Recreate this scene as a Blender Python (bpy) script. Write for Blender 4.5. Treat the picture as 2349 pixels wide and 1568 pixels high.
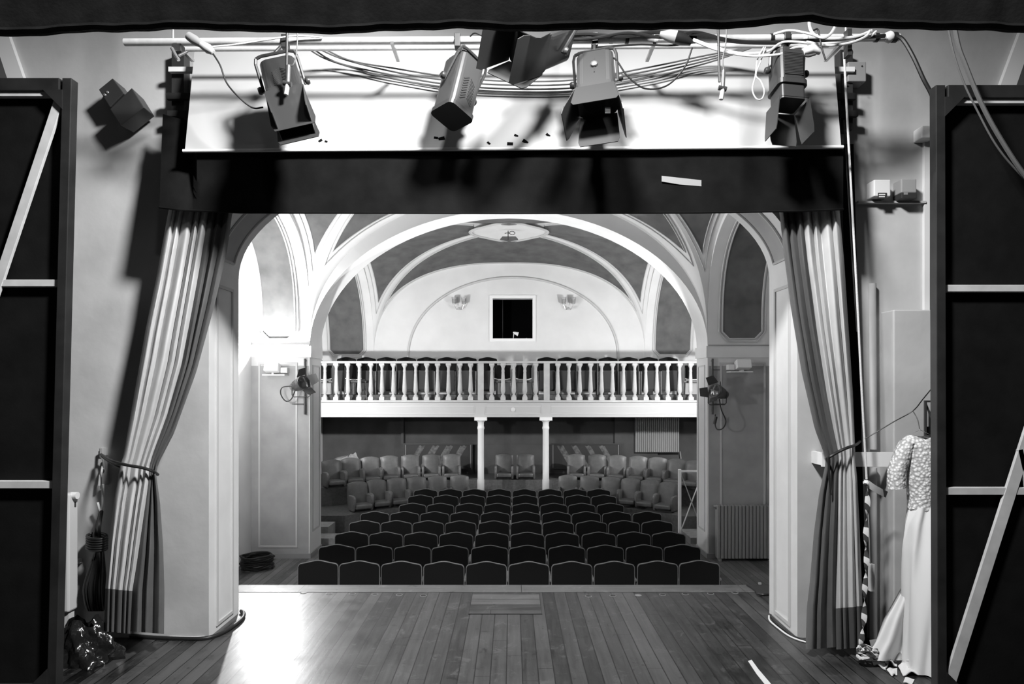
import bpy, math, random
from mathutils import Vector, Matrix, Euler
random.seed(7)
for _o in list(bpy.data.objects):
    bpy.data.objects.remove(_o)
scene = bpy.context.scene
C = scene.collection
PI = math.pi
H = 2.1                      # camera height above the stage floor (stage floor is z = 0)
F, CX, HY = 1500.0, 1174.5, 889.0
FLOOR_A = -1.0               # auditorium floor

def P(px, py, d):            # a point seen at pixel (px, py) at distance d along the hall
    return Vector(((px - CX) * d / F, d, H + (HY - py) * d / F))
def X(px, d): return (px - CX) * d / F
def Z(py, d): return H + (HY - py) * d / F

# ------------------------------------------------------------------ camera, world, lights
cam_d = bpy.data.cameras.new('camera')
cam = bpy.data.objects.new('camera', cam_d); C.objects.link(cam)
cam.location = (0, 0, H); cam.rotation_euler = (PI / 2, 0, 0)
cam_d.sensor_width = 36.0; cam_d.lens = 36.0 * F / 2349.0
cam_d.shift_y = (HY - 784.0) / 2349.0
cam_d.clip_start = 0.05; cam_d.clip_end = 100
scene.camera = cam

world = bpy.data.worlds.new('world'); scene.world = world; world.use_nodes = True
world.node_tree.nodes['Background'].inputs[0].default_value = (1, 1, 1, 1)
world.node_tree.nodes['Background'].inputs[1].default_value = 0.035

vs = scene.view_settings
vs.view_transform = 'Standard'; vs.look = 'None'; vs.gamma = 1.0; vs.use_curve_mapping = False
scene.display_settings.display_device = 'sRGB'
vs.exposure = 0.0

def point(name, loc, power, size=0.05):
    l = bpy.data.lights.new(name, 'POINT'); l.energy = power; l.shadow_soft_size = size
    o = bpy.data.objects.new(name, l); C.objects.link(o); o.location = loc; return o
def spot(name, loc, direction, power, angle, blend=0.15, size=0.05):
    l = bpy.data.lights.new(name, 'SPOT'); l.energy = power; l.shadow_soft_size = size
    l.spot_size = math.radians(angle); l.spot_blend = blend
    o = bpy.data.objects.new(name, l); C.objects.link(o); o.location = loc
    o.rotation_euler = Vector(direction).to_track_quat('-Z', 'Y').to_euler(); return o
# two work lights hung over the stage, between the near border and the lamp bar
spot('stage_work_light', (0.9, 2.05, H + 4.0), (-3.9, 3.45, -4.7), 2950, 82, 1.0, 0.32)
spot('stage_work_light', (-0.35, 2.05, H + 4.0), (3.3, 3.45, -4.7), 2100, 82, 1.0, 0.32)
# dim fill added on the upstage side of the border to brighten its cloth
spot('border_fill', (0.0, 0.5, H + 3.4), (0, 0.42, -1.0), 260, 110, 0.6, 0.2)
# wall floods of the auditorium and two added fills
spot('flood_light_beam', (-4.28, 11.62, H + 0.42), (0.0, -0.55, 0.83), 620, 176, 0.08, 0.05)
point('flood_spill_fill', (-4.0, 10.7, H - 0.1), 32, 0.08)  # added point fill, brightens the niche wall below the lit flood
spot('flood_light_beam', (-4.0, 6.45, H + 0.3), (0.25, 0.6, 0.7), 420, 170, 0.2, 0.08)  # unseen flood added as general light for the front bay
spot('flood_light_beam', (-4.1, 12.95, H + 0.12), (0.15, 0.6, 0.75), 640, 176, 0.12, 0.05)
spot('flood_light_beam', (3.95, 12.95, H + 0.12), (-0.15, 0.6, 0.75), 600, 176, 0.12, 0.08)

# ------------------------------------------------------------------ materials
def mat(name, v, rough=0.7, spec=0.35, metal=0.0, noise=0.0, scale=3.0, bump=0.0, bscale=30.0, sheen=0.0, emit=0.0):
    m = bpy.data.materials.new(name); m.use_nodes = True
    nt = m.node_tree; b = nt.nodes['Principled BSDF']
    b.inputs['Base Color'].default_value = (v, v, v, 1); b.inputs['Roughness'].default_value = rough
    b.inputs['Metallic'].default_value = metal; b.inputs['Specular IOR Level'].default_value = spec
    if sheen: b.inputs['Sheen Weight'].default_value = sheen
    if emit:
        b.inputs['Emission Color'].default_value = (1, 1, 1, 1); b.inputs['Emission Strength'].default_value = emit
    tc = nt.nodes.new('ShaderNodeTexCoord')
    if noise:
        n = nt.nodes.new('ShaderNodeTexNoise'); n.inputs['Scale'].default_value = scale; n.inputs['Detail'].default_value = 6
        r = nt.nodes.new('ShaderNodeMapRange'); r.inputs[1].default_value = 0.3; r.inputs[2].default_value = 0.7
        r.inputs[3].default_value = v * (1 - noise); r.inputs[4].default_value = v * (1 + noise)
        nt.links.new(tc.outputs['Object'], n.inputs['Vector']); nt.links.new(n.outputs['Fac'], r.inputs[0])
        nt.links.new(r.outputs[0], b.inputs['Base Color'])
    if bump:
        n2 = nt.nodes.new('ShaderNodeTexNoise'); n2.inputs['Scale'].default_value = bscale; n2.inputs['Detail'].default_value = 4
        bp = nt.nodes.new('ShaderNodeBump'); bp.inputs['Strength'].default_value = bump; bp.inputs['Distance'].default_value = 0.02
        nt.links.new(tc.outputs['Object'], n2.inputs['Vector']); nt.links.new(n2.outputs['Fac'], bp.inputs['Height'])
        nt.links.new(bp.outputs[0], b.inputs['Normal'])
    return m
M = {}
M['plaster'] = mat('stage_plaster', 0.46, 0.85, 0.2, noise=0.16, scale=1.6, bump=0.12, bscale=9)
M['hall'] = mat('hall_plaster', 0.67, 0.85, 0.2, noise=0.05, scale=2.0)
M['hall_dado'] = mat('hall_dado_paint', 0.34, 0.8, 0.25, noise=0.12, scale=2.5)
M['white'] = mat('white_paint', 0.80, 0.6, 0.3)
M['jamb'] = mat('proscenium_paint', 0.67, 0.7, 0.3, noise=0.06, scale=3)
M['panel'] = mat('painted_grey_panel', 0.112, 0.85, 0.2, noise=0.22, scale=3.2)
M['mould'] = mat('moulding_line_paint', 0.50, 0.7, 0.3)
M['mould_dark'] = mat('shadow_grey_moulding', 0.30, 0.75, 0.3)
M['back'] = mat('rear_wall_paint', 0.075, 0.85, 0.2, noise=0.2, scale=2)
M['dark_wall'] = mat('booth_interior', 0.01, 0.9, 0.1)
M['carpet'] = mat('dark_carpet', 0.09, 0.95, 0.1, noise=0.2, scale=20)
M['black_cloth'] = mat('black_masking_cloth', 0.006, 0.95, 0.12, noise=0.3, scale=6, bump=0.05, bscale=60)
M['border'] = mat('border_black_cloth', 0.03, 0.9, 0.15, noise=0.35, scale=14, bump=0.1, bscale=90)
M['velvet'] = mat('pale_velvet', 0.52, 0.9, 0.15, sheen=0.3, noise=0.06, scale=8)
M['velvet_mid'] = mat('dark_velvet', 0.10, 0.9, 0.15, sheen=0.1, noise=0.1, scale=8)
M['velvet_hem'] = mat('hem_velvet', 0.07, 0.9, 0.15, sheen=0.1)
M['board'] = mat('white_painted_board', 0.45, 0.6, 0.3, noise=0.05, scale=2)
M['pipe'] = mat('galvanised_pipe', 0.62, 0.45, 0.5, metal=0.1, noise=0.1, scale=20)
M['black_metal'] = mat('black_enamel', 0.035, 0.42, 0.5)
M['grey_metal'] = mat('dark_grey_enamel', 0.05, 0.35, 0.5, metal=0.3)
M['steel'] = mat('steel', 0.45, 0.3, 0.5, metal=0.8)
M['lens'] = mat('lens_glass', 0.03, 0.08, 0.9)
M['black_rubber'] = mat('black_rubber', 0.015, 0.45, 0.45)
M['grey_rubber'] = mat('grey_cable', 0.10, 0.5, 0.4)
M['white_cable'] = mat('white_cable', 0.75, 0.5, 0.3)
M['flat_frame'] = mat('black_painted_wood', 0.016, 0.55, 0.4, noise=0.4, scale=5)
M['batten'] = mat('pale_pine', 0.52, 0.65, 0.3, noise=0.12, scale=8)
M['paper'] = mat('white_paper', 0.75, 0.7, 0.2)
M['seat'] = mat('dark_seat_fabric', 0.011, 0.9, 0.12)
M['seat_edge'] = mat('seat_lit_edge', 0.17, 0.6, 0.3)  # pale tone paints the vault light caught by the velvet seat edges
M['seat_fold'] = mat('seat_pan_fabric', 0.05, 0.8, 0.2, sheen=0.2)
M['seat_rear'] = mat('rear_seat_fabric', 0.09, 0.45, 0.45, noise=0.15, scale=12)
M['arm'] = mat('armrest_fabric', 0.12, 0.55, 0.4, noise=0.15, scale=20)
M['knob'] = mat('armrest_tip', 0.22, 0.4, 0.5)
M['cornice'] = mat('cornice_paint', 0.37, 0.7, 0.3)
M['baluster'] = mat('baluster_paint', 0.34, 0.7, 0.3, noise=0.08, scale=6)
M['column'] = mat('white_column_paint', 0.66, 0.5, 0.35)
M['radiator'] = mat('radiator_enamel', 0.24, 0.5, 0.4)
M['radiator_pale'] = mat('pale_radiator_enamel', 0.55, 0.5, 0.4)
M['plastic'] = mat('white_plastic', 0.72, 0.45, 0.4)
M['plastic_grey'] = mat('grey_plastic', 0.30, 0.5, 0.4)
M['glass'] = mat('clear_glass', 0.8, 0.1, 0.5)
M['glass'].node_tree.nodes['Principled BSDF'].inputs['Transmission Weight'].default_value = 0.85
M['bag'] = mat('black_plastic_film', 0.012, 0.18, 0.6, bump=0.6, bscale=14)
M['skirt'] = mat('white_cotton', 0.72, 0.9, 0.15)
M['step_wood'] = mat('step_wood', 0.24, 0.6, 0.3, noise=0.2, scale=10)
M['dark_mat'] = mat('dark_rubber_mat', 0.03, 0.7, 0.3)
M['chrome'] = mat('bright_metal', 0.7, 0.2, 0.6, metal=0.8)

def knit_material():
    m = mat('crochet_knit', 0.70, 0.9, 0.1)
    nt = m.node_tree; b = nt.nodes['Principled BSDF']
    tc = nt.nodes.new('ShaderNodeTexCoord'); v = nt.nodes.new('ShaderNodeTexVoronoi')
    v.inputs['Scale'].default_value = 46
    r = nt.nodes.new('ShaderNodeMapRange'); r.inputs[1].default_value = 0.25; r.inputs[2].default_value = 0.62
    r.inputs[3].default_value = 0.85; r.inputs[4].default_value = 0.42
    nt.links.new(tc.outputs['Object'], v.inputs['Vector']); nt.links.new(v.outputs['Distance'], r.inputs[0])
    nt.links.new(r.outputs[0], b.inputs['Base Color'])
    bp = nt.nodes.new('ShaderNodeBump'); bp.invert = True; bp.inputs['Strength'].default_value = 0.8; bp.inputs['Distance'].default_value = 0.01
    nt.links.new(v.outputs['Distance'], bp.inputs['Height']); nt.links.new(bp.outputs[0], b.inputs['Normal'])
    return m
M['knit'] = knit_material()

def plank_material(name, width, dark, light, rough, along='Y', off=0.0, scuff=0.5):
    m = bpy.data.materials.new(name); m.use_nodes = True
    nt = m.node_tree; N = nt.nodes; L = nt.links; b = N['Principled BSDF']
    tc = N.new('ShaderNodeTexCoord'); sep = N.new('ShaderNodeSeparateXYZ')
    geo = N.new('ShaderNodeNewGeometry'); L.new(geo.outputs['Position'], sep.inputs[0])
    a = sep.outputs['X'] if along == 'Y' else sep.outputs['Y']
    def math_(op, x, y=None):
        n = N.new('ShaderNodeMath'); n.operation = op
        for i, q in enumerate((x, y)):
            if q is None: continue
            if isinstance(q, (int, float)): n.inputs[i].default_value = q
            else: L.new(q, n.inputs[i])
        return n.outputs[0]
    s = math_('DIVIDE', math_('ADD', a, 50.0 + off), width)
    idx = math_('FLOOR', s); fr = math_('FRACT', s)
    wn = N.new('ShaderNodeTexWhiteNoise'); wn.noise_dimensions = '1D'; L.new(idx, wn.inputs['W'])
    # grain along the plank
    comb = N.new('ShaderNodeCombineXYZ')
    L.new(math_('MULTIPLY', a, 22.0), comb.inputs[0])
    L.new(math_('MULTIPLY', sep.outputs['Y'] if along == 'Y' else sep.outputs['X'], 1.6), comb.inputs[1])
    L.new(math_('MULTIPLY', idx, 7.3), comb.inputs[2])
    g = N.new('ShaderNodeTexNoise'); g.inputs['Scale'].default_value = 1.0; g.inputs['Detail'].default_value = 8; g.inputs['Roughness'].default_value = 0.65
    L.new(comb.outputs[0], g.inputs['Vector'])
    sc = N.new('ShaderNodeTexNoise'); sc.inputs['Scale'].default_value = 1.7; sc.inputs['Detail'].default_value = 9; sc.inputs['Roughness'].default_value = 0.7
    L.new(geo.outputs['Position'], sc.inputs['Vector'])
    k = N.new('ShaderNodeTexVoronoi'); k.inputs['Scale'].default_value = 5.5; L.new(geo.outputs['Position'], k.inputs['Vector'])
    knot = N.new('ShaderNodeMapRange'); knot.inputs[1].default_value = 0.02; knot.inputs[2].default_value = 0.10; knot.inputs[3].default_value = 0.35; knot.inputs[4].default_value = 1.0
    L.new(k.outputs['Distance'], knot.inputs[0])
    t = math_('ADD', math_('MULTIPLY', wn.outputs['Value'], 0.42), math_('MULTIPLY', g.outputs['Fac'], 0.75))
    t = math_('ADD', t, math_('MULTIPLY', math_('SUBTRACT', sc.outputs['Fac'], 0.5), scuff * 1.6))
    gap = math_('LESS_THAN', math_('ABSOLUTE', math_('SUBTRACT', fr, 0.5)), 0.5 - 0.0042 / width)
    b_ = sep.outputs['Y'] if along == 'Y' else sep.outputs['X']
    butt = math_('GREATER_THAN', math_('FRACT', math_('ADD', math_('DIVIDE', b_, 2.3), math_('MULTIPLY', wn.outputs['Value'], 17.0))), 0.0026)
    gap = math_('MULTIPLY', gap, butt)
    wear = N.new('ShaderNodeTexNoise'); wear.inputs['Scale'].default_value = 6.0; wear.inputs['Detail'].default_value = 12; wear.inputs['Roughness'].default_value = 0.75; wear.inputs['Distortion'].default_value = 0.6
    L.new(geo.outputs['Position'], wear.inputs['Vector'])
    wm = N.new('ShaderNodeMapRange'); wm.inputs[1].default_value = 0.56; wm.inputs[2].default_value = 0.70; wm.inputs[3].default_value = 0.0; wm.inputs[4].default_value = 1.3
    L.new(wear.outputs['Fac'], wm.inputs[0])
    wd = N.new('ShaderNodeMapRange'); wd.inputs[1].default_value = 0.28; wd.inputs[2].default_value = 0.42; wd.inputs[3].default_value = -1.0; wd.inputs[4].default_value = 0.0
    L.new(wear.outputs['Fac'], wd.inputs[0])
    t = math_('ADD', t, math_('MULTIPLY', math_('ADD', wm.outputs[0], wd.outputs[0]), scuff))
    ramp = N.new('ShaderNodeMapRange'); ramp.inputs[1].default_value = 0.3; ramp.inputs[2].default_value = 0.9
    ramp.inputs[3].default_value = dark; ramp.inputs[4].default_value = light
    L.new(t, ramp.inputs[0])
    gp = math_('ADD', math_('MULTIPLY', gap, 0.9), 0.1)
    col = math_('MULTIPLY', math_('MULTIPLY', ramp.outputs[0], gp), knot.outputs[0])
    cc = N.new('ShaderNodeCombineColor')
    for i in range(3): L.new(col, cc.inputs[i])
    L.new(cc.outputs[0], b.inputs['Base Color'])
    rr = N.new('ShaderNodeMapRange'); rr.inputs[1].default_value = 0.3; rr.inputs[2].default_value = 0.7; rr.inputs[3].default_value = rough - 0.06; rr.inputs[4].default_value = rough + 0.12
    L.new(sc.outputs['Fac'], rr.inputs[0]); L.new(rr.outputs[0], b.inputs['Roughness'])
    bp = N.new('ShaderNodeBump'); bp.inputs['Strength'].default_value = 0.25; bp.inputs['Distance'].default_value = 0.006
    L.new(math_('ADD', gap, math_('MULTIPLY', g.outputs['Fac'], 0.5)), bp.inputs['Height']); L.new(bp.outputs[0], b.inputs['Normal'])
    b.inputs['Specular IOR Level'].default_value = 0.5
    return m
M['stage_floor'] = plank_material('stage_planks', 0.117, 0.004, 0.082, 0.34)
M['hall_floor'] = plank_material('hall_planks', 0.12, 0.05, 0.20, 0.45)
M['trap'] = plank_material('trapdoor_planks', 0.16, 0.02, 0.12, 0.42, along='X', scuff=0.5)
M['edge_wood'] = plank_material('edge_board_wood', 0.7, 0.05, 0.16, 0.45, along='X', scuff=0.5)

def stripe_material():
    m = mat('striped_barrier_tape', 0.7, 0.4, 0.4); nt = m.node_tree; b = nt.nodes['Principled BSDF']
    tc = nt.nodes.new('ShaderNodeTexCoord'); w = nt.nodes.new('ShaderNodeTexWave')
    w.wave_type = 'BANDS'; w.bands_direction = 'DIAGONAL'; w.inputs['Scale'].default_value = 5.0
    r = nt.nodes.new('ShaderNodeMapRange'); r.inputs[1].default_value = 0.48; r.inputs[2].default_value = 0.52
    r.inputs[3].default_value = 0.06; r.inputs[4].default_value = 0.75
    nt.links.new(tc.outputs['Object'], w.inputs['Vector']); nt.links.new(w.outputs['Fac'], r.inputs[0]); nt.links.new(r.outputs[0], b.inputs['Base Color'])
    return m
M['stripe'] = stripe_material()

# ------------------------------------------------------------------ mesh helpers
def wloc(o):
    v = Vector((0, 0, 0))
    while o is not None:
        v += Vector(o.location); o = o.parent
    return v
class MB:
    def __init__(s): s.v = []; s.f = []; s.sm = []
    def add(s, vs_, fs, smooth=False, mx=None):
        k = len(s.v)
        s.v += [tuple(mx @ Vector(p)) if mx is not None else tuple(p) for p in vs_]
        s.f += [tuple(i + k for i in f) for f in fs]; s.sm += [smooth] * len(fs)
        return s
    def box(s, x0, x1, y0, y1, z0, z1, mx=None):
        return s.add([(x0, y0, z0), (x1, y0, z0), (x1, y1, z0), (x0, y1, z0), (x0, y0, z1), (x1, y0, z1), (x1, y1, z1), (x0, y1, z1)],
                     [(0, 3, 2, 1), (4, 5, 6, 7), (0, 1, 5, 4), (1, 2, 6, 5), (2, 3, 7, 6), (3, 0, 4, 7)], False, mx)
    def cbox(s, c, dx, dy, dz, mx=None):
        return s.box(c[0] - dx / 2, c[0] + dx / 2, c[1] - dy / 2, c[1] + dy / 2, c[2] - dz / 2, c[2] + dz / 2, mx)
    def grid(s, f, nu, nv, smooth=True, closed_u=False):
        vs_ = []; fs = []
        for j in range(nv + 1):
            for i in range(nu + (0 if closed_u else 1)): vs_.append(f(i / nu, j / nv))
        w = nu if closed_u else nu + 1
        for j in range(nv):
            for i in range(nu):
                a = j * w + i; b = j * w + (i + 1) % w
                fs.append((a, b, b + w, a + w))
        return s.add(vs_, fs, smooth)
    def tube(s, pts, r, n=8, closed=False, cap=True):
        pts = [Vector(p) for p in pts]; m = len(pts); vs_ = []; fs = []
        rs = r if isinstance(r, (list, tuple)) else [r] * m
        prev = None
        for i in range(m):
            if closed: t = pts[(i + 1) % m] - pts[i - 1]
            else: t = pts[min(i + 1, m - 1)] - pts[max(i - 1, 0)]
            if t.length < 1e-9: t = Vector((0, 0, 1))
            t.normalize()
            if prev is None:
                a = Vector((0, 0, 1)) if abs(t.z) < 0.9 else Vector((1, 0, 0))
                u = t.cross(a).normalized()
            else:
                u = prev - t * prev.dot(t)
                u = u.normalized() if u.length > 1e-6 else t.orthogonal().normalized()
            prev = u; w = t.cross(u)
            for k in range(n):
                a = 2 * PI * k / n
                vs_.append(pts[i] + (u * math.cos(a) + w * math.sin(a)) * rs[i])
        for i in range(m if closed else m - 1):
            for k in range(n):
                a = i * n + k; b = i * n + (k + 1) % n; c = ((i + 1) % m) * n
                fs.append((a, b, c + (k + 1) % n, c + k))
        s.add(vs_, fs, True)
        if cap and not closed:
            k0 = len(s.v) - len(vs_)
            s.f += [tuple(k0 + k for k in range(n - 1, -1, -1)), tuple(k0 + (m - 1) * n + k for k in range(n))]; s.sm += [False, False]
        return s
    def lathe(s, prof, c=(0, 0, 0), n=16, mx=None):
        vs_ = []; fs = []
        for (r, z) in prof:
            for k in range(n):
                a = 2 * PI * k / n; vs_.append((c[0] + r * math.cos(a), c[1] + r * math.sin(a), c[2] + z))
        for i in range(len(prof) - 1):
            for k in range(n):
                a = i * n + k; b = i * n + (k + 1) % n
                fs.append((a, b, b + n, a + n))
        s.add(vs_, fs, True, mx); k0 = len(s.v) - len(vs_)
        s.f += [tuple(k0 + k for k in range(n - 1, -1, -1)), tuple(k0 + (len(prof) - 1) * n + k for k in range(n))]; s.sm += [False, False]
        return s
    def prism(s, poly, axis, a0, a1, mx=None):   # poly of 2D points extruded along an axis ('x': (y,z), 'y': (x,z), 'z': (x,y))
        def p3(q, a):
            return {'x': (a, q[0], q[1]), 'y': (q[0], a, q[1]), 'z': (q[0], q[1], a)}[axis]
        n = len(poly)
        vs_ = [p3(q, a0) for q in poly] + [p3(q, a1) for q in poly]
        fs = [tuple(range(n)), tuple(range(2 * n - 1, n - 1, -1))] + [(i, i + n, (i + 1) % n + n, (i + 1) % n) for i in range(n)]
        return s.add(vs_, fs, False, mx)
    def quad(s, a, b, c, d, mx=None): return s.add([a, b, c, d], [(0, 1, 2, 3)], False, mx)
    def build(s, name, m, parent=None, local=False, bevel=0.0, solid=0.0, subsurf=0):
        me = bpy.data.meshes.new(name)
        vs_ = [Vector(p) for p in s.v]
        if parent is not None: off = Vector((0, 0, 0)) if local else wloc(parent)
        else:
            off = Vector((0, 0, 0)) if local else Vector(((min(p.x for p in vs_) + max(p.x for p in vs_)) / 2, (min(p.y for p in vs_) + max(p.y for p in vs_)) / 2, min(p.z for p in vs_)))
        me.from_pydata([tuple(p - off) for p in vs_], [], s.f); me.update()
        me.polygons.foreach_set('use_smooth', s.sm)
        if any(s.sm): me.set_sharp_from_angle(angle=math.radians(50))
        me.materials.append(m)
        o = bpy.data.objects.new(name, me); C.objects.link(o)
        if parent is not None: o.parent = parent
        else: o.location = off
        if solid:
            md = o.modifiers.new('thickness', 'SOLIDIFY'); md.thickness = solid; md.offset = 0; md.use_rim = False
        if bevel:
            md = o.modifiers.new('bevel', 'BEVEL'); md.width = bevel; md.segments = 2; md.limit_method = 'ANGLE'
        if subsurf:
            md = o.modifiers.new('subdivision', 'SUBSURF'); md.levels = subsurf; md.render_levels = subsurf
        return o

def tag(o, label, cat, group=None):
    o['label'] = label; o['category'] = cat
    if group: o['group'] = group
    return o
def thing(name, label, cat, loc=(0, 0, 0), rz=0.0, group=None):
    o = bpy.data.objects.new(name, None); C.objects.link(o); o.empty_display_size = 0.1
    o.location = loc; o.rotation_euler = (0, 0, rz)
    return tag(o, label, cat, group)
def struct(mb, name, m, parent=None, **k):
    o = mb.build(name, m, parent, **k); o['kind'] = 'structure'; return o
def dup(root, loc, rz=0.0, label=None, group=None):
    r = root.copy(); C.objects.link(r); r.location = loc; r.rotation_euler = (0, 0, rz)
    if label: r['label'] = label
    if group: r['group'] = group
    for ch in list(root.children):
        c = ch.copy(); C.objects.link(c); c.parent = r
        for g in list(ch.children):
            d = g.copy(); C.objects.link(d); d.parent = c
    return r
def spline(pts, n=8):        # Catmull-Rom through points
    pts = [Vector(p) for p in pts]
    if len(pts) < 3: return pts
    q = [pts[0] * 2 - pts[1]] + pts + [pts[-1] * 2 - pts[-2]]
    out = []
    for i in range(1, len(q) - 2):
        for k in range(n):
            t = k / n; a, b, c, d = q[i - 1], q[i], q[i + 1], q[i + 2]
            out.append(0.5 * ((2 * b) + (c - a) * t + (2 * a - 5 * b + 4 * c - d) * t * t + (3 * b - a - 3 * c + d) * t ** 3))
    out.append(pts[-1]); return out
def interp(tab, y):          # piecewise linear
    if y <= tab[0][0]: return tab[0][1]
    for (a, u), (b, w) in zip(tab, tab[1:]):
        if y <= b: return u + (w - u) * (y - a) / (b - a)
    return tab[-1][1]
def rect_frame(mb, plane, c, u0, u1, v0, v1, w, t):
    """a rectangular moulding: plane 'x' -> (y,z), plane 'y' -> (x,z); c = plane coordinate, t = stand-out (signed)"""
    a, b = (c, c + t) if t > 0 else (c + t, c)
    for (p0, p1, q0, q1) in ((u0, u1, v0, v0 + w), (u0, u1, v1 - w, v1), (u0, u0 + w, v0 + w, v1 - w), (u1 - w, u1, v0 + w, v1 - w)):
        if plane == 'x': mb.box(a, b, p0, p1, q0, q1)
        else: mb.box(p0, p1, a, b, q0, q1)
    return mb
ORD = ['first', 'second', 'third', 'fourth', 'fifth', 'sixth', 'seventh', 'eighth', 'ninth', 'tenth', 'eleventh', 'twelfth', 'thirteenth', 'fourteenth']
def place_words(i, n):
    if i == 0: return 'leftmost'
    if i == n - 1: return 'rightmost'
    return ORD[i] + ' from the left' if i < n / 2 else ORD[n - 1 - i] + ' from the right'

# ------------------------------------------------------------------ room shell
def Pn(t, n): return max(0.0, 1 - abs(t) ** n) ** (1.0 / n)
def arch_pts(xl, xr, zf, zs, b, n, k=48):
    cx, a = (xl + xr) / 2, (xr - xl) / 2
    pts = [(xl, zf)]
    for i in range(k + 1):
        th = PI - PI * i / k
        u = math.copysign(abs(math.cos(th)) ** (2 / n), math.cos(th)); pts.append((cx + a * u, zs + b * abs(math.sin(th)) ** (2 / n)))
    pts.append((xr, zf)); return pts
def arch_wall(ya, yb, xl, xr, zf, zs, ba, bb, n, XL, XR, zt):
    """faces of a wall with an arched opening: front at ya, back at yb; returns front, reveal, back meshes"""
    out = []
    A = arch_pts(xl, xr, zf, zs, ba, n); B = arch_pts(xl, xr, zf, zs, bb, n)
    for y, Q in ((ya, A), (yb, B)):
        m = MB()
        m.quad((XL, y, zf), (xl, y, zf), (xl, y, zs), (XL, y, zs)); m.quad((xr, y, zf), (XR, y, zf), (XR, y, zs), (xr, y, zs))
        m.quad((XL, y, zs), (xl, y, zs), (xl, y, zt), (XL, y, zt)); m.quad((xr, y, zs), (XR, y, zs), (XR, y, zt), (xr, y, zt))
        q = Q[1:-1]
        for p, r in zip(q, q[1:]): m.quad((p[0], y, p[1]), (r[0], y, r[1]), (r[0], y, zt), (p[0], y, zt))
        out.append(m)
    r = MB()
    r.grid(lambda u, v: ((A[int(round(u * (len(A) - 1)))][0]), ya + (yb - ya) * v, A[int(round(u * (len(A) - 1)))][1] * (1 - v) + B[int(round(u * (len(A) - 1)))][1] * v), len(A) - 1, 1, smooth=True)
    return out[0], r, out[1]

ZS = H + 0.76
# proscenium wall
PXL, PXR = -2.55, 2.40
fr, rv, bk = arch_wall(5.5, 6.1, PXL, PXR, 0.0, H + 1.01, 1.15, 1.15, 2.0, -6.5, 6.5, 6.6)
wall_p = struct(fr, 'wall_stage', M['plaster'])
o = struct(rv, 'wall_reveal', M['jamb'], wall_p)
o = struct(bk, 'wall_hall_side', M['hall'], wall_p)
# painted panels and mouldings on the reveal
def reveal_panels(xj, s):
    m = MB(); rect_frame(m, 'x', xj, 5.63, 5.97, Z(1398, 5.75) - 0.1, Z(655, 5.75), 0.028, 0.012 * s)
    m.build('panel_moulding', M['mould'], wall_p)['kind'] = 'structure'
    m = MB()
    cx, a = (PXL + PXR) / 2, (PXR - PXL) / 2 - 0.008
    def arc(y, t0, t1): return [(cx - s * a * math.cos(t), y, H + 1.01 + 1.142 * math.sin(t)) for t in [t0 + (t1 - t0) * i / 30 for i in range(31)]]
    m.tube(arc(5.65, 0.10, PI / 2), 0.012, 6); m.tube(arc(5.95, 0.10, PI / 2), 0.012, 6)
    m.tube([arc(5.65, 0.10, 1)[0], arc(5.95, 0.10, 1)[0]], 0.012, 6)
    m.build('arch_moulding', M['mould'], wall_p)['kind'] = 'structure'
    m = MB()
    m.grid(lambda u, v: (cx - s * (a + 0.004) * math.cos(0.11 + 1.45 * u), 5.66 + 0.28 * v, H + 1.01 + 1.146 * math.sin(0.11 + 1.45 * u)), 24, 1)
    m.build('arch_panel', M['hall_dado'], wall_p)['kind'] = 'structure'
reveal_panels(PXL, 1); reveal_panels(PXR, -1)

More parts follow.
